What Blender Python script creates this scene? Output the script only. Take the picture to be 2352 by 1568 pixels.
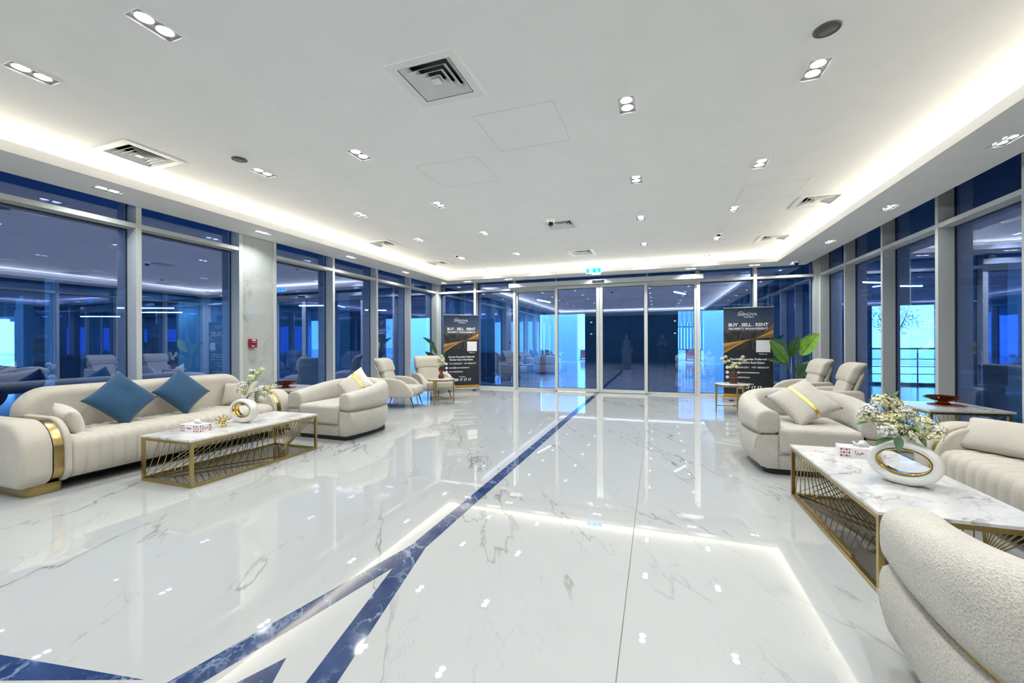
import bpy, bmesh, math, random
from mathutils import Vector, Matrix
R = math.radians
PI = math.pi
random.seed(7)
for o in list(bpy.data.objects):
    bpy.data.objects.remove(o, do_unlink=True)
SC = bpy.context.scene
COL = SC.collection

# ------------------------------------------------------------------ camera
FPX, YAW, CY, ROLL, CH = 948.47, 0.3359, 786.26, 0.0037, 1.30
cam = bpy.data.cameras.new('camera')
cam.sensor_fit = 'HORIZONTAL'
cam.sensor_width = 36.0
cam.lens = FPX / 2352 * 36.0
cam.shift_y = (CY - 784.0) / 2352.0
cam.clip_start = 0.05
cam.clip_end = 300
camo = bpy.data.objects.new('camera', cam)
COL.objects.link(camo)
camo.matrix_world = Matrix.Translation((0, 0, CH)) @ Matrix.Rotation(YAW, 4, 'Z') @ Matrix.Rotation(R(90), 4, 'X') @ Matrix.Rotation(-ROLL, 4, 'Z')
SC.camera = camo

# ------------------------------------------------------------------ world, exposure
w = bpy.data.worlds.new('sky')
SC.world = w
w.use_nodes = True
bg = w.node_tree.nodes['Background']
bg.inputs['Color'].default_value = (0.86, 0.93, 1.0, 1)
bg.inputs['Strength'].default_value = 8.0
SC.view_settings.view_transform = 'Standard'
SC.view_settings.look = 'None'
SC.view_settings.gamma = 1.0
SC.view_settings.use_curve_mapping = False
SC.view_settings.exposure = 0.34
SC.cycles.transparent_max_bounces = 16
SC.cycles.max_bounces = 6
SC.cycles.diffuse_bounces = 3
SC.cycles.glossy_bounces = 3
SC.cycles.use_adaptive_sampling = True
SC.cycles.adaptive_threshold = 0.15
SC.cycles.adaptive_min_samples = 20
SC.cycles.caustics_reflective = False
SC.cycles.caustics_refractive = False
SC.cycles.sample_clamp_indirect = 4.0
DOWN_W = 10.6      # watts of one twin downlight
COVE_W = 12.5      # watts per metre of cove strip


# ------------------------------------------------------------------ materials
class NT:
    def __init__(s, name):
        s.m = bpy.data.materials.new(name)
        s.m.use_nodes = True
        s.t = s.m.node_tree
        s.b = s.t.nodes['Principled BSDF']
        s.out = s.t.nodes['Material Output']

    def n(s, typ, **kw):
        x = s.t.nodes.new(typ)
        for k, v in kw.items():
            if k in x.inputs.keys():
                x.inputs[k].default_value = v
            else:
                setattr(x, k, v)
        return x

    def l(s, a, b):
        s.t.links.new(a, b)

    def coord(s, scale=(1, 1, 1), rot=(0, 0, 0), loc=(0, 0, 0), kind='Object'):
        tc = s.n('ShaderNodeTexCoord')
        mp = s.n('ShaderNodeMapping')
        mp.inputs['Scale'].default_value = scale
        mp.inputs['Rotation'].default_value = rot
        mp.inputs['Location'].default_value = loc
        s.l(tc.outputs[kind], mp.inputs['Vector'])
        return mp.outputs['Vector']

    def noise(s, vec, scale, detail=4, rough=0.55, dist=0.0):
        x = s.n('ShaderNodeTexNoise')
        x.inputs['Scale'].default_value = scale
        x.inputs['Detail'].default_value = detail
        x.inputs['Roughness'].default_value = rough
        x.inputs['Distortion'].default_value = dist
        if vec is not None:
            s.l(vec, x.inputs['Vector'])
        return x.outputs['Fac']

    def ramp(s, fac, stops):
        x = s.n('ShaderNodeValToRGB')
        e = x.color_ramp.elements
        while len(e) < len(stops):
            e.new(0.5)
        for el, (p, c) in zip(e, stops):
            el.position = p
            el.color = (c[0], c[1], c[2], 1) if not isinstance(c, (int, float)) else (c, c, c, 1)
        s.l(fac, x.inputs['Fac'])
        return x.outputs['Color']

    def math(s, op, a, b=None, clamp=False):
        x = s.n('ShaderNodeMath', operation=op)
        x.use_clamp = clamp
        for i, v in enumerate((a, b)):
            if v is None:
                continue
            if isinstance(v, (int, float)):
                x.inputs[i].default_value = v
            else:
                s.l(v, x.inputs[i])
        return x.outputs[0]

    def mix(s, fac, a, b, blend='MIX'):
        x = s.n('ShaderNodeMix', data_type='RGBA', blend_type=blend)
        for sock, v in ((x.inputs['Factor'], fac), (x.inputs[6], a), (x.inputs[7], b)):
            if isinstance(v, (int, float)):
                sock.default_value = v
            elif isinstance(v, tuple):
                sock.default_value = (v[0], v[1], v[2], 1)
            else:
                s.l(v, sock)
        return x.outputs[2]

    def bump(s, h, strength=0.3, dist=0.01):
        x = s.n('ShaderNodeBump')
        x.inputs['Strength'].default_value = strength
        x.inputs['Distance'].default_value = dist
        s.l(h, x.inputs['Height'])
        s.l(x.outputs['Normal'], s.b.inputs['Normal'])

    def vein(s, vec, scale, width, detail=5, rough=0.6, dist=0.0):
        f = s.noise(vec, scale, detail, rough, dist)
        d = s.math('ABSOLUTE', s.math('SUBTRACT', f, 0.5))
        return s.math('SUBTRACT', 1.0, s.math('DIVIDE', d, width), True)  # 1 on the vein


def plain(name, col, rough=0.5, metal=0.0, noise=0.0, nscale=6.0, bump=0.0, bscale=60, coat=0.0, emit=None, spec=None, trans=0.0, ior=None):
    s = NT(name)
    b = s.b
    b.inputs['Base Color'].default_value = (*col, 1)
    b.inputs['Roughness'].default_value = rough
    b.inputs['Metallic'].default_value = metal
    if coat:
        b.inputs['Coat Weight'].default_value = coat
    if spec is not None:
        b.inputs['Specular IOR Level'].default_value = spec
    if trans:
        b.inputs['Transmission Weight'].default_value = trans
    if ior:
        b.inputs['IOR'].default_value = ior
    if noise:
        v = s.coord()
        f = s.noise(v, nscale, 3)
        c0 = tuple(max(0, x * (1 - noise)) for x in col)
        c1 = tuple(min(1, x * (1 + noise)) for x in col)
        s.l(s.ramp(f, [(0.3, c0), (0.7, c1)]), b.inputs['Base Color'])
    if bump:
        v = s.coord()
        s.bump(s.noise(v, bscale, 2), bump, 0.004)
    if emit:
        b.inputs['Emission Color'].default_value = (*emit[0], 1)
        b.inputs['Emission Strength'].default_value = emit[1]
    return s.m


def fabric(name, col, scale=150, bump=0.5, dist=0.004, mott=0.10):
    s = NT(name)
    v = s.coord()
    f1 = s.noise(v, scale, 2, 0.6)
    f2 = s.noise(v, 5, 3)
    c = s.ramp(f1, [(0.32, tuple(x * (1 - 1.7 * mott) for x in col)), (0.66, tuple(min(1, x * (1 + mott)) for x in col))])
    c2 = s.mix(0.5, c, s.ramp(f2, [(0.35, tuple(x * 0.9 for x in col)), (0.65, tuple(min(1, x * 1.05) for x in col))]))
    s.l(c2, s.b.inputs['Base Color'])
    s.b.inputs['Roughness'].default_value = 0.95
    s.b.inputs['Specular IOR Level'].default_value = 0.12
    s.b.inputs['Sheen Weight'].default_value = 0.25
    s.bump(f1, bump, dist)
    return s.m


def marble(name, base, vein, scale=1.0, ang=0.0, width=0.012, amt=1.0, rough=0.06, cloud=0.0, cloudcol=(0.5, 0.5, 0.5), aniso=2.6, ior=1.5, kind='Object', face='XY', det=(7, 8), vr=0.62):
    s = NT(name)
    rot = (0, 0, ang)
    sc = (scale, scale / aniso, scale)
    if face == 'YZ':
        rot = (ang, 0, 0)
        sc = (scale, scale, scale / aniso)
    # rotate first, then stretch along the vein direction
    v0 = s.coord(rot=rot, kind=kind)
    mp = s.n('ShaderNodeMapping')
    mp.inputs['Scale'].default_value = sc
    s.l(v0, mp.inputs['Vector'])
    v = mp.outputs['Vector']
    m1 = s.vein(v, 0.9, width, det[0], vr, 0.15)
    m2 = s.vein(v, 2.1, width * 0.7, det[1], vr + 0.04, 0.2)
    k1 = s.ramp(s.noise(v, 1.3, 3), [(0.42, 0.0), (0.60, 1.0)])
    k2 = s.ramp(s.noise(v, 2.3, 3), [(0.48, 0.0), (0.66, 1.0)])
    a = s.math('MULTIPLY', m1, k1)
    b = s.math('MULTIPLY', s.math('MULTIPLY', m2, k2), 0.7)
    f = s.math('MULTIPLY', s.math('MAXIMUM', a, b), amt, True)
    # a faint soft halo beside the main veins
    halo = s.math('MULTIPLY', s.math('MULTIPLY', s.vein(v, 0.9, width * 6, det[0], vr, 0.15), k1), 0.16)
    col = s.mix(halo, base, tuple(x * 0.8 for x in base))
    if cloud:
        cl = s.ramp(s.noise(v, 1.7, 6, 0.65, 0.8), [(0.45, 0.0), (0.75, cloud)])
        col = s.mix(cl, col, cloudcol)
    col = s.mix(f, col, vein)
    s.l(col, s.b.inputs['Base Color'])
    s.b.inputs['Roughness'].default_value = rough
    s.b.inputs['IOR'].default_value = ior
    return s.m


def tinted_glass(name, tint, ior=1.75, refl=(0.80, 0.84, 1.0)):
    s = NT(name)
    s.t.nodes.remove(s.b)
    tr = s.n('ShaderNodeBsdfTransparent')
    tr.inputs['Color'].default_value = (*tint, 1)
    gl = s.n('ShaderNodeBsdfGlossy')
    gl.inputs['Color'].default_value = (*refl, 1)
    gl.inputs['Roughness'].default_value = 0.0
    geo = s.n('ShaderNodeNewGeometry')
    dt = s.n('ShaderNodeVectorMath', operation='DOT_PRODUCT')
    s.l(geo.outputs['Normal'], dt.inputs[0])
    s.l(geo.outputs['Incoming'], dt.inputs[1])
    f0 = ((ior - 1) / (ior + 1)) ** 2
    cs = s.math('SUBTRACT', 1.0, s.math('ABSOLUTE', dt.outputs['Value']), True)
    fac = s.math('ADD', s.math('MULTIPLY', s.math('POWER', cs, 5.0), 1 - f0), f0, True)
    mx = s.n('ShaderNodeMixShader')
    s.l(fac, mx.inputs[0])
    s.l(tr.outputs[0], mx.inputs[1])
    s.l(gl.outputs[0], mx.inputs[2])
    s.l(mx.outputs[0], s.out.inputs['Surface'])
    return s.m


def clear_tint(name, tint, ior=1.5):
    return tinted_glass(name, tint, ior, (1, 1, 1))


def brushed(name, col, rough=0.22):
    s = NT(name)
    v = s.coord(scale=(3, 3, 60))
    f = s.noise(v, 12, 2)
    s.l(s.ramp(f, [(0.3, tuple(x * 0.86 for x in col)), (0.7, tuple(min(1, x * 1.06) for x in col))]), s.b.inputs['Base Color'])
    s.b.inputs['Metallic'].default_value = 1.0
    s.b.inputs['Roughness'].default_value = rough
    return s.m


def glow(name, col, strength, sample=True):
    s = NT(name)
    if not sample:
        s.m.cycles.emission_sampling = 'NONE'      # tiny lenses: their own lamp does the lighting
    s.b.inputs['Base Color'].default_value = (*col, 1)
    s.b.inputs['Emission Color'].default_value = (*col, 1)
    s.b.inputs['Emission Strength'].default_value = strength
    return s.m


MT = {}
MT['floor'] = marble('white_veined_marble_floor', (0.425, 0.433, 0.428), (0.14, 0.125, 0.11), 1.15, R(-26), 0.0050, 0.8, 0.012, 0.14, (0.375, 0.375, 0.375), 5.0, 1.62, det=(6.0, 7.0), vr=0.55)
MT['joint'] = plain('floor_joint_grout', (0.22, 0.21, 0.19), 0.6, noise=0.1)
MT['hatchline'] = plain('hatch_shadow_gap', (0.55, 0.55, 0.54), 0.8, noise=0.1)
MT['inlay'] = marble('deep_blue_marble', (0.012, 0.032, 0.11), (0.30, 0.38, 0.50), 3.2, R(-30), 0.022, 0.75, 0.06, 0.75, (0.035, 0.075, 0.19), 1.6, 1.6)
MT['table_marble'] = marble('grey_white_table_marble', (0.70, 0.69, 0.68), (0.24, 0.21, 0.21), 3.4, R(35), 0.026, 0.85, 0.10, 0.75, (0.46, 0.44, 0.44), 1.7)
MT['column'] = marble('column_marble', (0.50, 0.52, 0.50), (0.20, 0.19, 0.17), 1.5, R(22), 0.012, 0.9, 0.07, 0.3, (0.43, 0.45, 0.43), 2.4, 1.5, 'Object', 'YZ')
MT['ceil'] = plain('white_ceiling_paint', (0.88, 0.88, 0.88), 0.85, noise=0.015, nscale=3)
MT['trimwhite'] = plain('white_fixture_enamel', (0.80, 0.80, 0.80), 0.45, noise=0.01)
MT['alu'] = plain('pale_grey_powder_coated_aluminium', (0.60, 0.62, 0.60), 0.42, noise=0.03, nscale=30)
MT['gasket'] = plain('black_gasket', (0.02, 0.03, 0.04), 0.5, noise=0.1)
MT['glass'] = tinted_glass('blue_tinted_glass', (0.34, 0.625, 0.97), 3.5, (0.64, 0.71, 1.0))
MT['boucle'] = fabric('cream_boucle', (0.575, 0.540, 0.475), 130, 1.0, 0.008, 0.17)
MT['velvet'] = fabric('beige_velvet', (0.545, 0.505, 0.43), 220, 0.25, 0.002, 0.06)
MT['chairfab'] = fabric('taupe_chair_velvet', (0.50, 0.46, 0.39), 260, 0.2, 0.002, 0.06)
MT['bluefab'] = fabric('blue_linen', (0.030, 0.082, 0.160), 200, 0.4, 0.003, 0.12)
MT['creamfab'] = fabric('cream_cushion_weave', (0.66, 0.61, 0.53), 90, 0.7, 0.005, 0.08)
MT['gold'] = brushed('brushed_gold', (0.50, 0.37, 0.15), 0.27)
MT['goldm'] = plain('polished_gold', (0.80, 0.56, 0.17), 0.08, 1.0, noise=0.05)
MT['sequin'] = plain('gold_sequin_band', (0.80, 0.58, 0.14), 0.2, 1.0, noise=0.15, nscale=90, bump=0.9, bscale=120)
MT['bronze'] = plain('dark_bronze_metal', (0.16, 0.12, 0.08), 0.35, 0.9, noise=0.1)
MT['black'] = plain('black_plinth', (0.012, 0.012, 0.014), 0.4, noise=0.1)
MT['blackgloss'] = plain('black_plastic', (0.01, 0.01, 0.012), 0.15, noise=0.1)
MT['grille'] = plain('dark_grey_speaker_mesh', (0.09, 0.09, 0.09), 0.7, bump=0.6, bscale=500)
MT['lamp'] = glow('lit_downlight_lens', (1.0, 0.99, 0.97), 14.0, False)
MT['cove'] = glow('warm_led_strip', (1.0, 0.90, 0.72), 4.0, False)
MT['exit'] = glow('exit_sign_cyan', (0.0, 0.55, 0.95), 1.1, False)
MT['exitwhite'] = glow('exit_sign_white', (0.55, 0.8, 1.0), 1.3, False)
MT['ceramic'] = plain('matte_cream_ceramic', (0.76, 0.75, 0.69), 0.28, noise=0.05, nscale=14)
MT['petal'] = plain('cream_petal', (0.82, 0.80, 0.50), 0.6, noise=0.12, nscale=60)
MT['petalw'] = plain('white_petal', (0.82, 0.82, 0.72), 0.6, noise=0.08, nscale=60)
MT['leaf'] = plain('green_leaf', (0.10, 0.23, 0.03), 0.4, noise=0.3, nscale=14)
MT['leafd'] = plain('dark_green_leaf', (0.03, 0.10, 0.025), 0.35, noise=0.3, nscale=14)
MT['leafb'] = plain('bright_green_leaf', (0.20, 0.42, 0.03), 0.4, noise=0.3, nscale=10)
MT['stem'] = plain('olive_stem', (0.12, 0.13, 0.04), 0.6, noise=0.2)
MT['amber'] = clear_tint('amber_glass', (0.50, 0.21, 0.09), 1.6)
MT['amberd'] = clear_tint('smoked_amber_glass', (0.74, 0.50, 0.36), 1.6)
MT['mat'] = plain('brown_woven_coaster', (0.27, 0.15, 0.09), 0.6, noise=0.2, nscale=40, bump=0.4, bscale=200)
MT['paper'] = plain('white_tissue', (0.85, 0.85, 0.86), 0.9, noise=0.02)
MT['carton'] = plain('white_carton', (0.82, 0.80, 0.80), 0.5, noise=0.02)
MT['red'] = plain('red_plastic', (0.38, 0.015, 0.035), 0.3, noise=0.05)
MT['white'] = plain('white_print', (0.85, 0.85, 0.85), 0.6, noise=0.01)
MT['redprint'] = plain('maroon_print', (0.25, 0.02, 0.04), 0.6, noise=0.1)
MT['goldprint'] = plain('ochre_print', (0.50, 0.28, 0.05), 0.5, noise=0.12)
MT['goldprint2'] = plain('dark_ochre_print', (0.24, 0.12, 0.03), 0.5, noise=0.12)
MT['pot'] = plain('grey_plant_pot', (0.25, 0.25, 0.25), 0.5, noise=0.1)
MT['stainless'] = plain('stainless_steel', (0.6, 0.62, 0.64), 0.25, 1.0, noise=0.05)
MT['concrete'] = plain('dark_concrete', (0.28, 0.30, 0.31), 0.8, noise=0.15, nscale=1.5)
MT['slab'] = plain('garage_soffit', (0.30, 0.31, 0.33), 0.9, noise=0.12, nscale=1.0)
MT['outfloor'] = plain('pale_polished_paving', (0.48, 0.49, 0.50), 0.12, noise=0.1, nscale=1.2)
MT['outwhite'] = plain('white_render', (0.80, 0.82, 0.84), 0.85, noise=0.03)
MT['darkclad'] = plain('dark_stone_cladding', (0.30, 0.52, 0.58), 0.3, noise=0.15, nscale=2)
MT['greyclad'] = plain('grey_wall_cladding', (0.42, 0.45, 0.47), 0.5, noise=0.1, nscale=2)
MT['rear'] = plain('dark_reception_panelling', (0.05, 0.06, 0.065), 0.45, noise=0.15, nscale=1.5)
MT['fence'] = plain('grey_corrugated_sheet', (0.24, 0.29, 0.33), 0.5, noise=0.1)
MT['barred'] = plain('red_barrier', (0.55, 0.06, 0.09), 0.5, noise=0.1)
MT['planter'] = plain('brown_planter', (0.16, 0.10, 0.08), 0.5, noise=0.2)
MT['tube'] = glow('fluorescent_tube', (0.75, 1.0, 0.95), 70.0)
MT['sconce'] = glow('warm_wall_light', (1.0, 0.66, 0.42), 3.0)
MT['carpaint'] = plain('black_car_paint', (0.006, 0.007, 0.010), 0.12, coat=1.0, noise=0.05)
MT['carglass'] = plain('dark_car_window', (0.05, 0.09, 0.09), 0.05, noise=0.05)
MT['rubber'] = plain('tyre_rubber', (0.015, 0.015, 0.015), 0.8, noise=0.1)
MT['road'] = plain('street_paving', (0.52, 0.53, 0.54), 0.8, noise=0.1)  # one even grey for the open street ground
MT['bark'] = plain('tree_bark', (0.10, 0.07, 0.05), 0.9, noise=0.2)
MT['navycloth'] = plain('navy_cloth', (0.02, 0.028, 0.04), 0.9, noise=0.15)
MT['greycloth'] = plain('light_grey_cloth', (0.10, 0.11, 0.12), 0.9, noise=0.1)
MT['skin'] = plain('skin', (0.36, 0.21, 0.14), 0.6, noise=0.05)
MT['hair'] = plain('dark_hair', (0.012, 0.01, 0.01), 0.6, noise=0.1)
MT['bluesign'] = plain('blue_sign_board', (0.02, 0.10, 0.45), 0.5, noise=0.05)


def banner_material():
    """printed sheet: night-blue sky, dark skyline and near-black lower half (flat print)"""
    s = NT('banner_print')
    tc = s.n('ShaderNodeTexCoord')
    sp = s.n('ShaderNodeSeparateXYZ')
    s.l(tc.outputs['Object'], sp.inputs[0])
    z = s.math('DIVIDE', sp.outputs['Z'], 2.05)
    sky = s.ramp(z, [(0.62, (0.035, 0.026, 0.030)), (0.74, (0.085, 0.075, 0.09)), (0.86, (0.045, 0.07, 0.12)), (1.0, (0.008, 0.028, 0.065))])
    mp = s.n('ShaderNodeMapping')
    mp.inputs['Scale'].default_value = (26, 1, 7)
    s.l(tc.outputs['Object'], mp.inputs['Vector'])
    vo = s.n('ShaderNodeTexVoronoi', feature='F1', distance='CHEBYCHEV')
    vo.inputs['Scale'].default_value = 1.0
    s.l(mp.outputs['Vector'], vo.inputs['Vector'])
    city = s.ramp(vo.outputs['Color'], [(0.25, (0.010, 0.010, 0.012)), (0.75, (0.055, 0.045, 0.045))])
    hz = s.noise(mp.outputs['Vector'], 0.35, 2)
    mask = s.math('GREATER_THAN', s.math('ADD', s.math('MULTIPLY', hz, 0.16), 0.66), z)
    c = s.mix(mask, sky, city)
    low = s.math('LESS_THAN', z, 0.55)
    c = s.mix(low, c, (0.014, 0.016, 0.021))
    s.l(c, s.b.inputs['Base Color'])
    s.b.inputs['Roughness'].default_value = 0.45
    return s.m


MT['banner'] = banner_material()


# ------------------------------------------------------------------ mesh builder
class B:
    def __init__(s):
        s.v = []
        s.f = []
        s.mi = []

    def add(s, vs, fs, mi=0):
        o = len(s.v)
        s.v += [tuple(p) for p in vs]
        for f in fs:
            s.f.append(tuple(i + o for i in f))
            s.mi.append(mi)
        return s

    def box(s, x0, x1, y0, y1, z0, z1, mi=0):
        vs = [(x, y, z) for z in (z0, z1) for y in (y0, y1) for x in (x0, x1)]
        return s.add(vs, [(0, 2, 3, 1), (4, 5, 7, 6), (0, 1, 5, 4), (2, 6, 7, 3), (0, 4, 6, 2), (1, 3, 7, 5)], mi)

    def quad(s, a, b, c, d, mi=0):
        return s.add([a, b, c, d], [(0, 1, 2, 3)], mi)

    def cyl(s, p0, p1, r0, r1=None, n=16, caps=True, mi=0):
        r1 = r0 if r1 is None else r1
        p0, p1 = Vector(p0), Vector(p1)
        d = (p1 - p0).normalized()
        u = d.orthogonal().normalized()
        t = d.cross(u)
        vs = []
        for p, r in ((p0, r0), (p1, r1)):
            for i in range(n):
                a = 2 * PI * i / n
                vs.append(p + (u * math.cos(a) + t * math.sin(a)) * r)
        fs = [(i, (i + 1) % n, n + (i + 1) % n, n + i) for i in range(n)]
        if caps:
            fs += [tuple(reversed(range(n))), tuple(range(n, 2 * n))]
        return s.add(vs, fs, mi)

    def bar(s, p0, p1, w, h=None):
        """square bar between two points"""
        h = h or w
        p0, p1 = Vector(p0), Vector(p1)
        d = (p1 - p0).normalized()
        up = Vector((0, 0, 1)) if abs(d.z) < 0.95 else Vector((1, 0, 0))
        sx = d.cross(up).normalized()
        up = sx.cross(d).normalized()
        vs = []
        for p in (p0, p1):
            for a, b in ((-1, -1), (1, -1), (1, 1), (-1, 1)):
                vs.append(p + sx * a * w / 2 + up * b * h / 2)
        return s.add(vs, [(3, 2, 1, 0), (4, 5, 6, 7), (0, 1, 5, 4), (1, 2, 6, 5), (2, 3, 7, 6), (3, 0, 4, 7)])

    def tube(s, pts, r, n=8, r1=None):
        pts = [Vector(p) for p in pts]
        m = len(pts)
        r1 = r if r1 is None else r1
        prev = None
        rings = []
        for i, p in enumerate(pts):
            d = (pts[min(i + 1, m - 1)] - pts[max(i - 1, 0)]).normalized()
            u = d.orthogonal().normalized() if prev is None else (prev - d * prev.dot(d)).normalized()
            prev = u
            t = d.cross(u)
            rr = r + (r1 - r) * i / max(1, m - 1)
            rings.append([p + (u * math.cos(2 * PI * k / n) + t * math.sin(2 * PI * k / n)) * rr for k in range(n)])
        return s.rings(rings, True, True)

    def rings(s, rings, c0=False, c1=False, closed=False, mi=0):
        n = len(rings[0])
        m = len(rings)
        vs = [p for r in rings for p in r]
        fs = []
        for i in range(m if closed else m - 1):
            for k in range(n):
                a, b = i * n, ((i + 1) % m) * n
                fs.append((a + k, a + (k + 1) % n, b + (k + 1) % n, b + k))
        if c0:
            fs.append(tuple(reversed(range(n))))
        if c1:
            fs.append(tuple(range((m - 1) * n, m * n)))
        return s.add(vs, fs, mi)

    def lathe(s, prof, n=32, c=(0, 0, 0), cap0=True, cap1=True):
        rings = [[(c[0] + r * math.cos(2 * PI * k / n), c[1] + r * math.sin(2 * PI * k / n), c[2] + z) for k in range(n)] for r, z in prof]
        return s.rings(rings, cap0, cap1)

    def prism(s, outline, z0, z1):
        n = len(outline)
        vs = [(x, y, z0) for x, y in outline] + [(x, y, z1) for x, y in outline]
        fs = [tuple(reversed(range(n))), tuple(range(n, 2 * n))] + [(i, (i + 1) % n, n + (i + 1) % n, n + i) for i in range(n)]
        return s.add(vs, fs)

    def soft(s, outline, t0, t1, bev, plane='XY', seg=4):
        """slab from a smooth convex outline (counter-clockwise), edges rounded; plane tells which axes the outline uses"""
        n = len(outline)
        P = [Vector(p) for p in outline]
        nor = []
        for i in range(n):
            d = P[(i + 1) % n] - P[i - 1]
            nor.append(Vector((d.y, -d.x)).normalized())
        lv = []
        for k in range(seg + 1):
            a = PI / 2 * k / seg
            lv.append((bev * (1 - math.sin(a)), t0 + bev * (1 - math.cos(a))))
        for k in range(seg, -1, -1):
            a = PI / 2 * k / seg
            lv.append((bev * (1 - math.sin(a)), t1 - bev * (1 - math.cos(a))))
        rings = []
        for ins, t in lv:
            ring = []
            for p, q in zip(P, nor):
                a, b = p - q * ins
                ring.append({'XY': (a, b, t), 'YZ': (t, a, b), 'XZ': (a, t, b)}[plane])
            rings.append(ring)
        return s.rings(rings, True, True)

    def grid(s, pts, closed_u=False):
        m, n = len(pts), len(pts[0])
        vs = [p for r in pts for p in r]
        fs = []
        for i in range(m - 1):
            for k in range(n if closed_u else n - 1):
                fs.append((i * n + k, i * n + (k + 1) % n, (i + 1) * n + (k + 1) % n, (i + 1) * n + k))
        return s.add(vs, fs)

    def mesh(s, name):
        me = bpy.data.meshes.new(name)
        me.from_pydata([tuple(map(float, p)) for p in s.v], [], s.f)
        return me

    def build(s, name, mat, parent=None, smooth=False, bevel=0.0, fix=True, mats=None, sub=0):
        me = s.mesh(name)
        if fix:
            bm = bmesh.new()
            bm.from_mesh(me)
            bmesh.ops.recalc_face_normals(bm, faces=bm.faces)
            bm.to_mesh(me)
            bm.free()
        for m in (mats or [mat]):
            me.materials.append(MT[m] if isinstance(m, str) else m)
        if mats:
            me.polygons.foreach_set('material_index', s.mi)
        if smooth:
            me.polygons.foreach_set('use_smooth', [True] * len(me.polygons))
            if smooth != 'all':
                me.set_sharp_from_angle(angle=R(42))
        me.update()
        o = bpy.data.objects.new(name, me)
        COL.objects.link(o)
        o.parent = parent
        if bevel:
            md = o.modifiers.new('bevel', 'BEVEL')
            md.width = bevel
            md.segments = 2
            md.limit_method = 'ANGLE'
        if sub:
            md = o.modifiers.new('subd', 'SUBSURF')
            md.levels = md.render_levels = sub
        return o


def tag(o, label=None, cat=None, group=None, kind=None):
    if label:
        o['label'] = label
    if cat:
        o['category'] = cat
    if group:
        o['group'] = group
    if kind:
        o['kind'] = kind
    return o


def thing(name, label, cat, loc=(0, 0, 0), rz=0.0, group=None):
    o = bpy.data.objects.new(name, None)
    o.empty_display_size = 0.1
    COL.objects.link(o)
    o.location = loc
    o.rotation_euler = (0, 0, rz)
    return tag(o, label, cat, group)


def copy_tree(o, parent=None):
    c = o.copy()
    COL.objects.link(c)
    c.parent = parent
    for ch in list(o.children):
        copy_tree(ch, c)
    return c


def dup(o, label, loc, rz=None):
    c = copy_tree(o)
    c.location = loc
    if rz is not None:
        c.rotation_euler = (0, 0, rz)
    c['label'] = label
    return c


def rrect(x0, x1, y0, y1, r, seg=6):
    """rounded rectangle outline, counter-clockwise; r is one radius or four (bl, br, tr, tl)"""
    rs = r if isinstance(r, (list, tuple)) else (r,) * 4
    pts = []
    for (cx, cy, a0, rr) in ((x0, y0, 180, rs[0]), (x1, y0, 270, rs[1]), (x1, y1, 0, rs[2]), (x0, y1, 90, rs[3])):
        ox = cx + rr if cx == x0 else cx - rr
        oy = cy + rr if cy == y0 else cy - rr
        for k in range(seg + 1):
            a = R(a0 + 90 * k / seg)
            pts.append((ox + rr * math.cos(a), oy + rr * math.sin(a)))
    return pts


def softbox(b, x0, x1, y0, y1, z0, z1, r, bev, seg=5):
    return b.soft(rrect(x0, x1, y0, y1, r, seg), z0, z1, bev)


FONT = None


def text_mesh(name, body, size, mat, parent, M, align='CENTER', bold=0.0, depth=0.0004, sx=1.0):
    """flat lettering as a mesh; M places its plane (local x right, y up)"""
    cu = bpy.data.curves.new(name, 'FONT')
    cu.body = body
    cu.size = size
    cu.align_x = align
    cu.align_y = 'CENTER'
    cu.offset = bold
    cu.extrude = depth
    cu.resolution_u = 3
    to = bpy.data.objects.new(name + '_tmp', cu)
    COL.objects.link(to)
    dg = bpy.context.evaluated_depsgraph_get()
    me = bpy.data.meshes.new_from_object(to.evaluated_get(dg))
    bpy.data.objects.remove(to, do_unlink=True)
    bpy.data.curves.remove(cu)
    me.transform(M @ Matrix.Diagonal((sx, 1, 1, 1)))
    me.materials.clear()
    me.materials.append(MT[mat])
    me.name = name
    o = bpy.data.objects.new(name, me)
    COL.objects.link(o)
    o.parent = parent
    return o


def front_plane(x, y, z):
    """text plane facing -Y at a point in local space"""
    return Matrix.Translation((x, y, z)) @ Matrix.Rotation(R(90), 4, 'X')

# =================================================================== ROOM SHELL
XL, XLG = -6.07, -6.255          # mullion fronts / glass on the left
XR, XRG = 3.38, 3.55             # on the right
YB, YBG = 10.79, 10.96           # at the back (entrance)
YR = -6.0                        # rear wall behind the camera
ZS, ZL, ZC = 3.0, 3.095, 3.18    # soffit, cove lip, main ceiling
ZT0, ZT1 = 2.735, 2.79           # transom bar
ZTOP = 3.42
SIX0, SIX1, SIY1, SIY0 = -5.40, 2.44, 10.15, -2.9   # inner edge of the soffit

# ---- floor: grout bed, marble slabs, blue inlay
floor = tag(B().box(-6.35, 3.62, YR, 11.02, -0.12, -0.004).build('floor', 'joint'), kind='structure')
xs = [-6.33, -4.89, -3.31, -1.73, -0.15, 1.43, 3.01, 3.60]
ys = [YR, -4.82, -1.66, 1.50, 4.66, 7.82, 11.0]
for i in range(len(xs) - 1):
    for j in range(len(ys) - 1):
        g0 = 0.0022 if abs(xs[i] + 0.15) < 0.01 else 0.00008
        g1 = 0.0022 if abs(xs[i + 1] + 0.15) < 0.01 else 0.00008
        B().box(xs[i] + g0, xs[i + 1] - g1, ys[j] + 0.00008, ys[j + 1] - 0.00008, -0.004, 0.0).build('marble_slab', 'floor', floor)


def inlay(pts):
    B().prism(pts, -0.002, 0.0006).build('blue_marble_inlay', 'inlay', floor)


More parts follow.
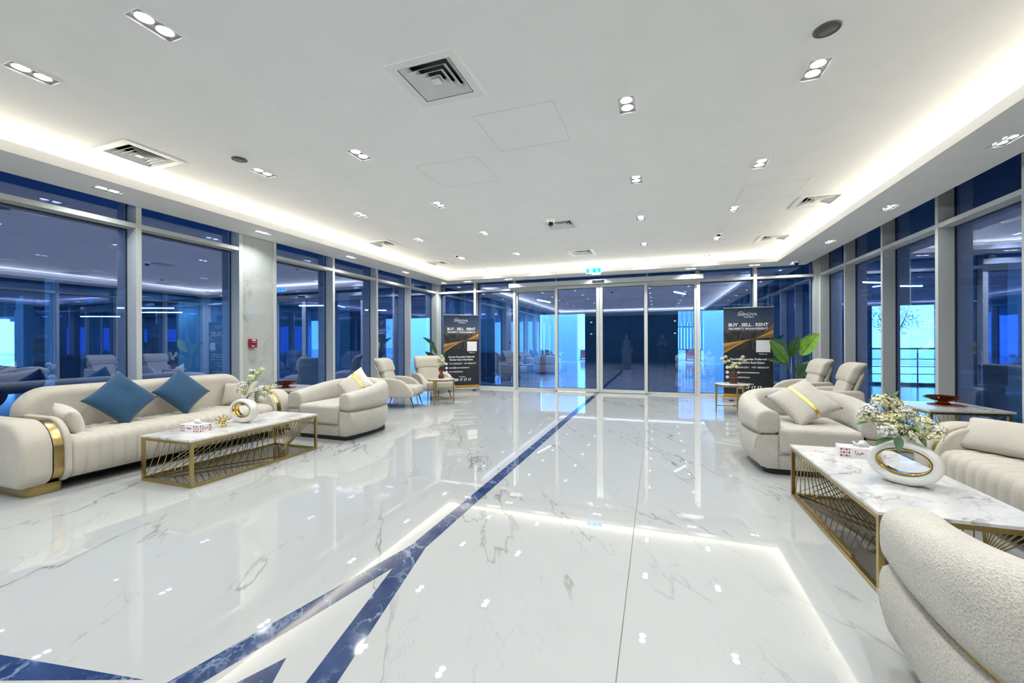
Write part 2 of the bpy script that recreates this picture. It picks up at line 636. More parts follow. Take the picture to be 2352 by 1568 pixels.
inlay([(-1.491, 2.292), (-1.386, 2.292), (-1.380, 6.5), (-1.486, 6.5)])
inlay([(-1.486, 6.501), (-1.380, 6.501), (-1.376, 10.93), (-1.482, 10.93)])
inlay([(-1.491, 2.291), (-1.905, 0.50), (-1.781, 0.50), (-1.442, 2.021), (-1.440, 2.291)])
inlay([(-1.439, 2.291), (-1.441, 2.021), (-1.115, 0.50), (-0.985, 0.50), (-1.386, 2.291)])
inlay([(-1.449, 1.304), (-1.82, 0.50), (-1.05, 0.50)])
inlay([(-1.878, 1.038), (-3.40, 0.80), (-3.40, 0.50)])


# ---- ceiling with real openings for the fittings
def plate(holes, x0, x1, y0, y1, z, name, mat, parent=None, zt=0.012):
    X = sorted({x0, x1, *[h[0] for h in holes], *[h[1] for h in holes]})
    Y = sorted({y0, y1, *[h[2] for h in holes], *[h[3] for h in holes]})
    X = [x for x in X if x0 <= x <= x1]
    Y = [y for y in Y if y0 <= y <= y1]
    b = B()
    vid = {}

    def v(i, j):
        if (i, j) not in vid:
            vid[(i, j)] = len(b.v)
            b.v.append((X[i], Y[j], z))
        return vid[(i, j)]
    for i in range(len(X) - 1):
        for j in range(len(Y) - 1):
            cx, cy = (X[i] + X[i + 1]) / 2, (Y[j] + Y[j + 1]) / 2
            if any(h[0] < cx < h[1] and h[2] < cy < h[3] for h in holes):
                continue
            b.f.append((v(i, j), v(i, j + 1), v(i + 1, j + 1), v(i + 1, j)))
            b.mi.append(0)
    return b.build(name, mat, parent, fix=False)


LW, LL = 0.062, 0.118            # half size of a downlight opening
K = (ZC - 1.3) / 1.98
COLX = [-4.31 * K, -2.945 * K, -0.225 * K, 1.105 * K]
ROWY = [10.38 * K, 8.78 * K, 6.915 * K, 5.262 * K, 3.58 * K, 1.70 * K, -0.02, -1.75]  # last two rows are unseen fittings, added for the light they give
VENT = [(-1.56, 2.767), (-5.133, 2.822), (-5.151, 6.958), (-5.12, 9.112), (-1.512, 6.848), (-1.543, 9.124), (2.152, 6.912), (2.141, 9.123)]
VENT = [(x * K, y * K) for x, y in VENT]
VH = 0.245
SOFL = [(-5.72, y) for y in (10.49, 8.59, 6.68, 4.74, 2.84, 0.95, -0.95)]
SOFR = [(2.815, y) for y in (10.46, 8.475, 6.56, 4.71, 2.84, 0.95, -0.95)]
SOFB = [(x, 10.47) for x in (-4.964, -3.754, -1.417, 0.772, 2.08)]
mainh = [(x - LW, x + LW, y - LL, y + LL) for x in COLX for y in ROWY] + [(x - VH, x + VH, y - VH, y + VH) for x, y in VENT]
ceil = tag(plate(mainh, -5.76, 2.80, SIY0 - 0.36, 10.51, ZC, 'ceiling', 'ceil'), kind='structure')
# access hatches: thin shadow gap frames set into the ceiling
for (x0, x1, y0, y1) in ((-1.512 * K, -0.787 * K, 3.305 * K, 4.005 * K), (1.078 * K, 1.773 * K, 5.92 * K, 6.59 * K), (-2.55 * K, -1.80 * K, 4.02 * K, 4.70 * K), (1.1 * K, 1.8 * K, 7.9 * K, 8.55 * K)):
    h = B().box(x0 + .004, x1 - .004, y0 + .004, y1 - .004, ZC - 0.0012, ZC + 0.001).build('access_hatch', 'ceil', ceil)
    b = B()
    t = 0.0022
    b.box(x0, x1, y0, y0 + t, ZC - 0.0016, ZC).box(x0, x1, y1 - t, y1, ZC - 0.0016, ZC).box(x0, x0 + t, y0, y1, ZC - 0.0016, ZC).box(x1 - t, x1, y0, y1, ZC - 0.0016, ZC)
    b.build('hatch_joint', 'hatchline', h)


def soffit(n, x0, x1, y0, y1, lights):
    hs = [(x - (LW if n != 3 else LL), x + (LW if n != 3 else LL), y - (LL if n != 3 else LW), y + (LL if n != 3 else LW)) for x, y in lights]
    o = plate(hs, x0, x1, y0, y1, ZS, 'trim_%d' % n, 'ceil')
    return tag(o, kind='structure')


s1 = soffit(1, XL, SIX0, SIY0, YB, SOFL)
s2 = soffit(2, SIX1, 3.127, SIY0, YB, SOFR)
s3 = soffit(3, SIX0, SIX1, SIY1, YB, SOFB)
s4 = tag(B().box(XLG, XRG, YR, SIY0, ZS, ZS + 0.02).build('trim_4', 'ceil'), kind='structure')
tk = 0.022
B().box(SIX0 - tk, SIX0, SIY0, SIY1 + tk, ZS + .0005, ZL).build('cove_lip', 'ceil', s1)
B().box(SIX1, SIX1 + tk, SIY0, SIY1 + tk, ZS + .0005, ZL).build('cove_lip', 'ceil', s2)
B().box(SIX0, SIX1, SIY1, SIY1 + tk, ZS + .0005, ZL).build('cove_lip', 'ceil', s3)
B().box(SIX0 - tk, SIX1 + tk, SIY0 - tk, SIY0, ZS + .0005, ZL).build('cove_lip', 'ceil', s4)
# back faces of the cove, the bulkhead above the soffit edge
B().box(-5.76, -5.74, SIY0 - .36, 10.51, ZS + .002, ZC).build('cove_back', 'ceil', s1)
B().box(2.78, 2.80, SIY0 - .36, 10.51, ZS + .002, ZC).build('cove_back', 'ceil', s2)
B().box(-5.74, 2.78, 10.49, 10.51, ZS + .002, ZC).build('cove_back', 'ceil', s3)
B().box(-5.74, 2.78, SIY0 - .36, SIY0 - .34, ZS + .02, ZC).build('cove_back', 'ceil', s4)
B().box(XL, XL + .02, SIY0, YB, ZS + .0005, 3.5).build('bulkhead', 'ceil', s1)
B().box(3.107, 3.127, SIY0, YB, ZS + .0005, 3.5).build('bulkhead', 'ceil', s2)
B().box(XL, 3.127, YB - .02, YB, ZS + .0005, 3.5).build('bulkhead', 'ceil', s3)


# cove LED strips: a lit tape with its own light
def cove(label, x0, x1, y0, y1, watts, inward):
    t = thing('cove_light', label, 'strip light', ((x0 + x1) / 2, (y0 + y1) / 2, ZS + .086), 0, 'cove strip lights')
    lx, ly = (x1 - x0) / 2, (y1 - y0) / 2
    B().box(-lx, lx, -ly, ly, -.0855, 0).build('channel', 'trimwhite', t)
    B().box(-lx * (.4 if lx < .1 else 1), lx * (.4 if lx < .1 else 1), -ly * (.4 if ly < .1 else 1), ly * (.4 if ly < .1 else 1), .0002, .004).build('led_tape', 'cove', t)
    L = bpy.data.lights.new('cove_lamp', 'AREA')
    L.shape = 'RECTANGLE'
    L.size = 2 * max(lx, .02)
    L.size_y = 2 * max(ly, .02)
    L.energy = watts
    L.color = (1.0, 0.91, 0.70)
    lo = bpy.data.objects.new('cove_lamp', L)
    COL.objects.link(lo)
    lo.parent = t
    lo.location = (inward[0] * .012, inward[1] * .012, .012)
    lo.rotation_euler = Vector((inward[0], inward[1], .22)).to_track_quat('-Z', 'Y').to_euler()
    L.size, L.size_y = max(2 * lx, 2 * ly), .016


cove('warm cove strip light hidden above the left soffit', -5.65, -5.62, SIY0, 10.36, COVE_W * 13.2, (1, 0))
cove('warm cove strip light hidden above the right soffit', 2.66, 2.69, SIY0, 10.36, COVE_W * 13.2, (-1, 0))
cove('warm cove strip light hidden above the entrance soffit', -5.60, 2.64, 10.37, 10.40, COVE_W * 8.0, (0, -1))
cove('warm cove strip light behind the camera', -5.6, 2.64, SIY0 - .25, SIY0 - .22, COVE_W * 8.0, (0, 1))

# ---- downlights
ORD = ['first', 'second', 'third', 'fourth', 'fifth', 'sixth', 'seventh', 'eighth', 'ninth']


def make_downlight(name='downlight'):
    t = thing(name, '', 'downlight')
    w2, l2, hgt = LW + .001, LL + .001, .026
    b = B()
    b.box(-w2 - .008, w2 + .008, -l2 - .008, l2 + .008, hgt, hgt + .006)
    b.box(-w2 - .008, -w2, -l2 - .008, l2 + .008, .0005, hgt).box(w2, w2 + .008, -l2 - .008, l2 + .008, .0005, hgt)
    b.box(-w2, w2, -l2 - .008, -l2, .0005, hgt).box(-w2, w2, l2, l2 + .008, .0005, hgt)
    b.build('housing', 'trimwhite', t)
    b = B()
    e = .005
    for (x0, x1, y0, y1) in ((-LW - e, LW + e, -LL - e, -LL), (-LW - e, LW + e, LL, LL + e), (-LW - e, -LW, -LL, LL), (LW, LW + e, -LL, LL)):
        b.box(x0, x1, y0, y1, -.0025, 0)
    b.build('trim_frame', 'trimwhite', t)
    for yy in (-.054, .054):
        rg = B().lathe([(.048, hgt - .001), (.048, hgt - .016), (.0455, hgt - .018), (.0435, hgt - .015), (.0435, hgt - .001)], 24, (0, yy, 0), False, False).build('lamp_ring', 'alu', t, True)
        B().cyl((0, yy, hgt - .014), (0, yy, hgt - .002), .0432, .0432, 24).build('lamp_lens', 'lamp', rg)
    return t


DL = bpy.data.lights.new('downlight_lamp', 'AREA')
DL.shape = 'DISK'
DL.size = .084
DL.energy = DOWN_W / 2
DL.color = (0.965, 1.0, 0.995)
DL.spread = R(135)
dproto = make_downlight()
for yy in (-.054, .054):
    lo = bpy.data.objects.new('downlight_lamp', DL)
    COL.objects.link(lo)
    lo.parent = dproto
    lo.location = (0, yy, .0105)
_first = [True]


def downlight(x, y, z, label, group, rz=0.0):
    o = dproto if _first[0] else copy_tree(dproto)
    _first[0] = False
    o.location = (x, y, z)
    o.rotation_euler = (0, 0, rz)
    tag(o, label, 'downlight', group)


for j, y in enumerate(ROWY):
    for i, x in enumerate(COLX):
        if j < 6:
            lb = 'white twin downlight in the main ceiling, %s row from the entrance, %s from the left' % (ORD[j], ORD[i])
        else:
            lb = 'added white twin downlight, unseen behind the camera, %s row, %s from the left' % (['nearer', 'farther'][j - 6], ORD[i])
        downlight(x, y, ZC, lb, 'main ceiling downlights')
for lst, side in ((SOFL, 'left'), (SOFR, 'right')):
    for j, (x, y) in enumerate(lst):
        downlight(x, y, ZS, 'white twin downlight in the low soffit by the %s windows, %s from the entrance' % (side, ORD[j]), 'soffit downlights')
for i, (x, y) in enumerate(SOFB):
    downlight(x, y, ZS, 'white twin downlight in the low soffit over the entrance doors, %s from the left' % ORD[i], 'soffit downlights', R(90))


# ---- square air vents
def make_vent():
    t = thing('ceiling_vent', '', 'air vent')
    b = B()
    b.box(-VH, VH, -VH, VH, .11, .115)
    for (x0, x1, y0, y1) in ((-VH, VH, -VH, -VH + .004), (-VH, VH, VH - .004, VH), (-VH, -VH + .004, -VH, VH), (VH - .004, VH, -VH, VH)):
        b.box(x0, x1, y0, y1, .001, .11)
    b.build('plenum', 'gasket', t)

    def ring(o, i, z0, z1, name):
        # flat or sloping square ring from half size o (at z0) to i (at z1), a few mm thick
        b = B()
        th = .0035
        P = lambda r, z: [(-r, -r, z), (r, -r, z), (r, r, z), (-r, r, z)]
        b.rings([P(o, z0), P(i, z1), P(i, z1 + th), P(o, z0 + th)], closed=True)
        b.build(name, 'trimwhite', t)
    ring(VH + .018, VH - .045, -.004, -.004, 'frame')
    for k in range(4):
        o = VH - .052 - k * .045
        ring(o, o - .050, -.002 - .001 * k, .040, 'louvre')
    B().box(-.030, .030, -.030, .030, -.006, -.002).build('centre_plate', 'trimwhite', t)
    return t


vproto = make_vent()
VL = ['large square air vent in the middle of the ceiling, nearest to the camera', 'square air vent beside the left cove light, nearest to the camera',
      'square air vent beside the left cove light, middle one', 'square air vent beside the left cove light, nearest to the entrance',
      'square air vent in mid ceiling next to the dome camera', 'square air vent in mid ceiling nearest to the entrance door',
      'square air vent beside the right cove light, nearer one', 'square air vent beside the right cove light, near the far right corner']
for k, (x, y) in enumerate(VENT):
    o = vproto if k == 0 else copy_tree(vproto)
    o.location = (x, y, ZC)
    tag(o, VL[k], 'air vent', 'ceiling air vents')


# ---- small ceiling fittings
def speaker(x, y, label):
    t = thing('ceiling_speaker', label, 'speaker', (x, y, ZC), 0, 'round ceiling speakers')
    B().lathe([(.066, -.0005), (.072, -.005), (.066, -.008), (.060, -.006), (.060, -.001)], 32).build('rim', 'grille', t, True)
    B().lathe([(.060, -.001), (.060, -.006), (.03, -.009), (.002, -.0095)], 32).build('mesh_cover', 'grille', t, True)


speaker(1.03 * K, 3.134 * K, 'dark round ceiling speaker beside the right downlight column')
speaker(-4.224 * K, 3.228 * K, 'dark round ceiling speaker beside the left downlight column')


def dome(x, y, z, label, r=.062):
    t = thing('dome_camera', label, 'security camera', (x, y, z), 0, 'dome cameras')
    B().lathe([(r, -.0005), (r, -.035), (r * .9, -.047), (r * .72, -.050)], 32).build('base', 'trimwhite', t, True)
    B().lathe([(r * .74, -.047), (r * .70, -.068), (r * .5, -.088), (r * .25, -.098), (.002, -.100)], 32).build('dome', 'blackgloss', t, True)


dome(-1.60 * K, 6.50 * K, ZC, 'white dome camera with black lens in front of the mid ceiling vent')
dome(2.80, 10.20, ZS, 'white dome camera with black lens on the right soffit corner', .055)
for x, y, lb in ((-4.25 * K, 8.42 * K, 'small dark smoke detector near the left far downlight'), (1.09 * K, 8.40 * K, 'small dark smoke detector near the right far downlight')):
    t = thing('smoke_detector', lb, 'smoke detector', (x, y, ZC), 0, 'smoke detectors')
    B().lathe([(.035, -.0005), (.04, -.012), (.03, -.02)], 24).build('base', 'trimwhite', t, True)
    B().lathe([(.034, -.0195), (.030, -.036), (.012, -.042)], 24).build('sensing_cap', 'blackgloss', t, True)

# exit sign hanging under the cove
t = thing('exit_sign', 'glowing cyan exit sign with running figure and down arrow hanging over the doors', 'exit sign', (-1.395, 9.87, 2.925))
ES = t
B().soft(rrect(-.185, .185, -.0, .135, .02, 4), -.012, .012, .004, 'XZ').build('panel', 'exitwhite', t)
B().box(-.168, .168, -.0135, -.0122, .018, .118).build('face', 'exit', t)
b = B()
for q in ([(-.10, .022), (-.02, .022), (-.02, .114), (-.10, .114)],):
    b.add([(x, -.0138, z) for x, z in q], [(0, 1, 2, 3)])
b.build('doorway_pictogram', 'exitwhite', t)
b = B()
fig = [(-.066, .098, .012), ]
b.cyl((-.058, -.0142, .101), (-.058, -.0139, .101), .009, .009, 12)
for p0, p1, wd in (((-.062, .090), (-.066, .062), .014), ((-.062, .084), (-.040, .074), .007), ((-.062, .086), (-.084, .076), .007), ((-.066, .062), (-.046, .048), .009), ((-.046, .048), (-.044, .028), .009), ((-.066, .062), (-.074, .044), .009), ((-.074, .044), (-.092, .040), .009)):
    b.bar((p0[0], -.0141, p0[1]), (p1[0], -.0141, p1[1]), wd * .9, wd)
b.build('running_figure', 'exit', t)
b = B()
b.add([(x, -.0138, z) for x, z in ((.078, .108), (.092, .108), (.092, .052), (.108, .070), (.117, .062), (.085, .026), (.053, .062), (.062, .070), (.078, .052))], [tuple(range(9))])
b.build('down_arrow', 'exitwhite', t)
for x in (-.14, .14):
    B().cyl((x, 0, .130), (x, 0, ZC - 2.925), .003, .003, 8).build('hanger', 'stainless', t)

# =================================================================== CURTAIN WALLS


def wall_root(name, mesh_b):
    return tag(mesh_b.build(name, 'alu'), kind='structure')


LM = [(-5.10, -5.04), (-3.75, -3.69), (-2.40, -2.34), (-1.05, -0.99), (0.30, 0.36), (1.93, 1.99), (3.292, 3.35), (4.63, 4.688), (5.233, 5.293), (6.584, 6.639), (7.941, 7.997), (9.315, 9.364), (10.70, 10.79)]
wl = wall_root('wall_left', B().box(XLG - .09, XL, YR, YBG + .08, 0, .05).box(XLG - .09, XL + .0, YR, YBG + .08, ZTOP, ZTOP + .2))
RM = [(-5.30, -5.24), (-3.95, -3.89), (-2.60, -2.54), (-1.25, -1.19), (0.10, 0.16), (1.45, 1.51), (2.71, 2.77), (4.06, 4.12), (5.40, 5.46), (6.73, 6.79), (8.09, 8.145), (9.46, 9.515), (10.70, 10.79)]
wr = wall_root('wall_right', B().box(XR, XRG + .09, YR, YBG + .08, 0, .05).box(XR, XRG + .09, YR, YBG + .08, ZTOP, ZTOP + .2))
for root, ms, xf, xg in ((wl, LM, XL, XLG), (wr, RM, XR, XRG)):
    sg = 1 if xf > xg else -1
    for k, (y0, y1) in enumerate(ms):
        a, bx = sorted((xf, xg - sg * .05))
        B().box(a, bx, y0, y1, .05, ZTOP).build('mullion', 'alu', root)
        if k == 0:
            continue
        p0 = ms[k - 1][1]
        if root is wl and k == 8:      # marble pier instead of glass
            B().box(xg - .09, xf - .012, p0, y0, .05, ZTOP).build('marble_pier', 'column', root)
            continue
        a, bx = sorted((xf - sg * .006, xg - sg * .03))
        B().box(a, bx, p0, y0, ZT0, ZT1).build('transom_bar', 'alu', root)
        for z0, z1 in ((.05, ZT0), (ZT1, ZTOP)):
            a, bx = sorted((xg, xg - sg * .012))
            B().box(a, bx, p0, y0, z0, z1).build('glass_pane', 'glass', root)
            g = B()
            a, bx = sorted((xg + sg * .010, xg + sg * .0005))
            e = .014
            g.box(a, bx, p0, p0 + e, z0, z1).box(a, bx, y0 - e, y0, z0, z1).box(a, bx, p0 + e, y0 - e, z0, z0 + e).box(a, bx, p0 + e, y0 - e, z1 - e, z1)
            g.build('gasket', 'gasket', root)
    B().box(*sorted((xf, xg - sg * .09)), YR, ms[0][0], .05, ZTOP).build('end_panel', 'rear', root)

# back wall with the entrance
BM = [(-6.145, -6.056), (-4.923, -4.856), (-3.732, -3.668), (0.921, 0.994), (2.121, 2.187), (3.30, 3.38)]
wb = wall_root('wall_back', B().box(XLG - .09, BM[2][1], YB, YBG + .08, 0, .055).box(BM[3][0], XRG + .09, YB, YBG + .08, 0, .055).box(XLG - .09, XRG + .09, YB, YBG + .08, ZTOP, ZTOP + .2))
for k, (x0, x1) in enumerate(BM):
    B().box(x0, x1, YB, YBG + .05, .055, ZTOP).build('mullion', 'alu', wb)
    if k == 0:
        continue
    p0 = BM[k - 1][1]
    if k == 3:
        continue
    B().box(p0, x0, YB + .006, YBG + .03, ZT0, ZT1).build('transom_bar', 'alu', wb)
    for z0, z1 in ((.055, ZT0), (ZT1, ZTOP)):
        B().box(p0, x0, YBG, YBG + .012, z0, z1).build('glass_pane', 'glass', wb)
        g = B()
        e = .014
        g.box(p0, p0 + e, YBG - .010, YBG - .0005, z0, z1).box(x0 - e, x0, YBG - .010, YBG - .0005, z0, z1).box(p0 + e, x0 - e, YBG - .010, YBG - .0005, z0, z0 + e).box(p0 + e, x0 - e, YBG - .010, YBG - .0005, z1 - e, z1)
        g.build('gasket', 'gasket', wb)
# glass over the door with two slim posts
for x0, x1 in ((-3.668, -2.575), (-2.525, -0.235), (-0.185, 0.921)):
    B().box(x0, x1, YBG, YBG + .012, 2.80, ZTOP).build('glass_pane', 'glass', wb)
for x0 in (-2.575, -0.235):
    B().box(x0, x0 + .05, YBG - .05, YBG + .05, 2.80, ZTOP).build('post', 'alu', wb)
B().box(XLG - .09, XLG + .105, YB + .001, YBG + .08, .055, ZTOP).build('corner_post', 'alu', wb)
B().box(XRG - .105, XRG + .09, YB + .001, YBG + .08, .055, ZTOP).build('corner_post', 'alu', wb)

# automatic sliding door
d1 = tag(B().box(-3.815, 1.058, 10.66, 10.79, 2.795, 2.905).box(-3.668, .921, 10.79, 10.97, 2.74, 2.80).build('door_1', 'alu', None, False, .006), kind='structure')


def leaf(name, x0, x1, y0, y1, z0, z1, st, top, bot):
    b = B()
    b.box(x0, x0 + st, y0, y1, z0, z1).box(x1 - st, x1, y0, y1, z0, z1).box(x0 + st, x1 - st, y0, y1, z0, z0 + bot).box(x0 + st, x1 - st, y0, y1, z1 - top, z1)
    f = b.build(name, 'alu', d1)
    ym = (y0 + y1) / 2
    B().box(x0 + st, x1 - st, ym - .006, ym + .006, z0 + bot, z1 - top).build('glass_pane', 'glass', f)
    g = B()
    e = .012
    for (a, c, z, q) in ((x0 + st, x0 + st + e, z0 + bot, z1 - top), (x1 - st - e, x1 - st, z0 + bot, z1 - top)):
        g.box(a, c, ym - .016, ym - .0065, z, q)
    g.box(x0 + st + e, x1 - st - e, ym - .016, ym - .0065, z0 + bot, z0 + bot + e).box(x0 + st + e, x1 - st - e, ym - .016, ym - .0065, z1 - top - e, z1 - top)
    g.build('gasket', 'gasket', f)
    return f


leaf('fixed_panel', -3.667, -2.50, 10.86, 10.92, .002, 2.738, .05, .05, .055)
leaf('fixed_panel', -0.25, .920, 10.86, 10.92, .002, 2.738, .05, .05, .055)
lf = leaf('sliding_leaf', -2.545, -1.378, 10.76, 10.81, .010, 2.785, .075, .075, .085)
leaf('sliding_leaf', -1.370, -0.203, 10.76, 10.81, .010, 2.785, .075, .075, .085)
B().cyl((-1.418, 10.7595, 1.05), (-1.418, 10.752, 1.05), .009, .009, 12).build('lock_cylinder', 'blackgloss', lf)
for x in (-2.53, -0.215):
    B().box(x - .03, x + .03, 10.725, 10.7598, .0, .03).build('floor_guide', 'stainless', d1)
b = B().soft(rrect(-1.535, -1.245, 2.828, 2.882, .012, 3), 10.628, 10.662, .008, 'XZ')
b.build('motion_sensor', 'blackgloss', d1, True)
t = thing('door_sensor_box', 'small dark sensor box on top of the door header at its right end', 'sensor', (.93, 10.70, 2.906))
B().box(-.055, .055, -.05, .05, 0, .085).build('case', 'bronze', t, False, .006)
B().cyl((0, -.0505, .045), (0, -.054, .045), .011, .011, 12).build('lens', 'white', t)

# rear of the lobby (behind the camera)
rw = tag(B().box(XLG - .1, XRG + .1, YR - .15, YR, 0, 3.5).build('wall_rear', 'rear'), kind='structure')
for k in range(7):
    x = -6.2 + k * 1.4
    B().box(x + .01, x + 1.38, YR, YR + .03, .1, 2.95).build('wall_panel', 'rear', rw)

# fire alarm on the marble pier
t = thing('fire_alarm', 'red manual fire alarm call point on the marble pier', 'fire alarm', (-6.082, 4.842, 1.235))
B().soft(rrect(-.062, .062, 0, .135, .008, 3), .0, .05, .006, 'YZ').build('case', 'red', t, True)
B().box(.050, .0525, -.045, .045, .012, .040).build('lower_label', 'redprint', t)
B().box(.0501, .0545, -.040, .040, .052, .092).build('window', 'blackgloss', t)
B().box(.0546, .0560, -.036, .036, .073, .080).build('pull_bar', 'white', t)
text_mesh('fire_lettering', 'FIRE', .036, 'white', t, Matrix.Translation((.0512, 0, .113)) @ Matrix.Rotation(R(90), 4, 'Z') @ Matrix.Rotation(R(90), 4, 'X'), bold=.0008)
B().box(.0526, .0532, -.035, .0, .018, .030).build('note', 'white', t)

# =================================================================== FURNITURE


def superring(path, half_t, zb, zt, ns=28, e=2.6):
    """closed cross-sections swept along a plan path; zt(s) top, zb bottom; returns rings"""
    m = len(path)
    rings = []
    for i, p in enumerate(path):
        a, c = Vector(path[max(i - 1, 0)]), Vector(path[min(i + 1, m - 1)])
        d = (c - a).normalized()
        nrm = Vector((d.y, -d.x))
        s_ = i / (m - 1)
        top, bot = zt(s_), zb(s_)
        zc, hh = (top + bot) / 2, (top - bot) / 2
        ring = []
        for k in range(ns):
            t_ = 2 * PI * k / ns
            cx, sz = math.cos(t_), math.sin(t_)
            ee = e if sz > 0 else 5.0
            q = (abs(cx) ** ee + abs(sz) ** ee) ** (-1 / ee)
            ring.append((p[0] + nrm.x * half_t * cx * q, p[1] + nrm.y * half_t * cx * q, zc + hh * sz * q))
        rings.append(ring)
    return rings


def smooth_path(ctrl, n):
    """Catmull-Rom through control points"""
    c = [Vector(p) for p in ctrl]
    c = [c[0] * 2 - c[1]] + c + [c[-1] * 2 - c[-2]]
    out = []
    segs = len(c) - 3
    for i in range(n + 1):
        u = i / n * segs
        k = min(int(u), segs - 1)
        t_ = u - k
        p0, p1, p2, p3 = c[k:k + 4]
        out.append(.5 * ((2 * p1) + (p2 - p0) * t_ + (2 * p0 - 5 * p1 + 4 * p2 - p3) * t_ ** 2 + (3 * p1 - p0 - 3 * p2 + p3) * t_ ** 3))
    return out


def cap_rings(rings, depth, bev):
    """round off both ends of a sweep"""
    def end(r, nxt):
        c = sum((Vector(p) for p in r), Vector()) / len(r)
        cn = sum((Vector(p) for p in nxt), Vector()) / len(nxt)
        d = (c - cn).normalized()
        out = []
        for k in (1, 2, 3):
            a = PI / 2 * k / 3
            sc = 1 - bev * (1 - math.cos(a))
            out.append([tuple(c + (Vector(p) - c) * sc + d * depth * math.sin(a)) for p in r])
        return out
    return list(reversed(end(rings[0], rings[1]))) + rings + end(rings[-1], rings[-2])


# ---- curved two-part love seat (front faces local -y)
def make_loveseat(label):
    t = thing('love_seat', label, 'armchair', group='curved love seats')
    half = [(.425, -.50), (.462, -.30), (.485, -.06), (.468, .14), (.385, .315), (.215, .405), (0, .425)]
    ctrl = half + [(-x, y) for x, y in reversed(half[:-1])]
    path = smooth_path(ctrl, 60)
    zt = lambda s_: .632 + .135 * (math.sin(PI * s_) ** 1.4)
    zb = lambda s_: .405
    rg = cap_rings(superring(path, .108, zb, zt), .018, .22)
    B().rings(rg, True, True).build('back_and_arm_roll', 'boucle', t, 'all')
    # gold reveal line under the roll
    rg = []
    for i, p in enumerate(path):
        a, c = path[max(i - 1, 0)], path[min(i + 1, len(path) - 1)]
        d = (c - a).normalized()
        n_ = Vector((d.y, -d.x))
        rg.append([(p.x + n_.x * o, p.y + n_.y * o, z) for o, z in ((-.064, .386), (.064, .386), (.064, .412), (-.064, .412))])
    B().rings(rg, True, True).build('gold_reveal', 'gold', t)
    # lower shell
    out = []
    for i, p in enumerate(path):
        a, c = path[max(i - 1, 0)], path[min(i + 1, len(path) - 1)]
        d = (c - a).normalized()
        out.append(p + Vector((d.y, -d.x)) * .100)
    out = [Vector((x, -.515)) for x in (-.30, -.1, .1, .30)] + [Vector((.44, -.512))] + [Vector((.512, -.485))] + out[2:-2] + [Vector((-.512, -.485))] + [Vector((-.44, -.512))]
    c0 = Vector((0, -.03))
    rws = []
    for z, f in ((.062, .86), (.075, .90), (.12, .945), (.20, .985), (.28, 1.0), (.345, .995), (.375, .975), (.390, .93)):
        rws.append([tuple(c0 + (p - c0) * f) + (z,) for p in out])
    for r_ in rws:   # keep the front face nearly upright
        for k, p in enumerate(r_):
            if p[1] < -.40:
                r_[k] = (p[0], -.512 + (.02 if p[2] < .1 else 0) + max(0, -.40 - p[1] - .112) * 0, p[2])
    B().rings(rws, True, True).build('lower_shell', 'boucle', t, True)
    # seat cushion and the front panel below it
    b = softbox(B(), -.335, .335, -.545, .30, .215, .470, .05, .045, 5)
    b.build('seat_cushion', 'boucle', t, 'all')
    for sx in (-1, 1):
        B().box(sx * .342 - .002, sx * .342 + .002, -.5175, -.505, .065, .385).build('seam', 'joint', t)
    B().box(-.340, .340, -.5165, -.505, .206, .209).build('seam', 'joint', t)
    b = softbox(B(), -.44, .44, -.455, .40, .0, .062, .10, .004, 6)
    b.build('plinth', 'black', t)
    return t


LS1 = make_loveseat('curved cream love seat with gold reveal at the far left, behind the left coffee table')
LS1.location = (-4.31, 4.92, 0)
LS2 = dup(LS1, 'curved cream love seat with gold reveal behind the right coffee table', (1.455, 5.13, 0), 0)
LS3 = dup(LS1, 'curved cream love seat in the right foreground with its back to the camera', (1.40, 1.59, 0), PI)


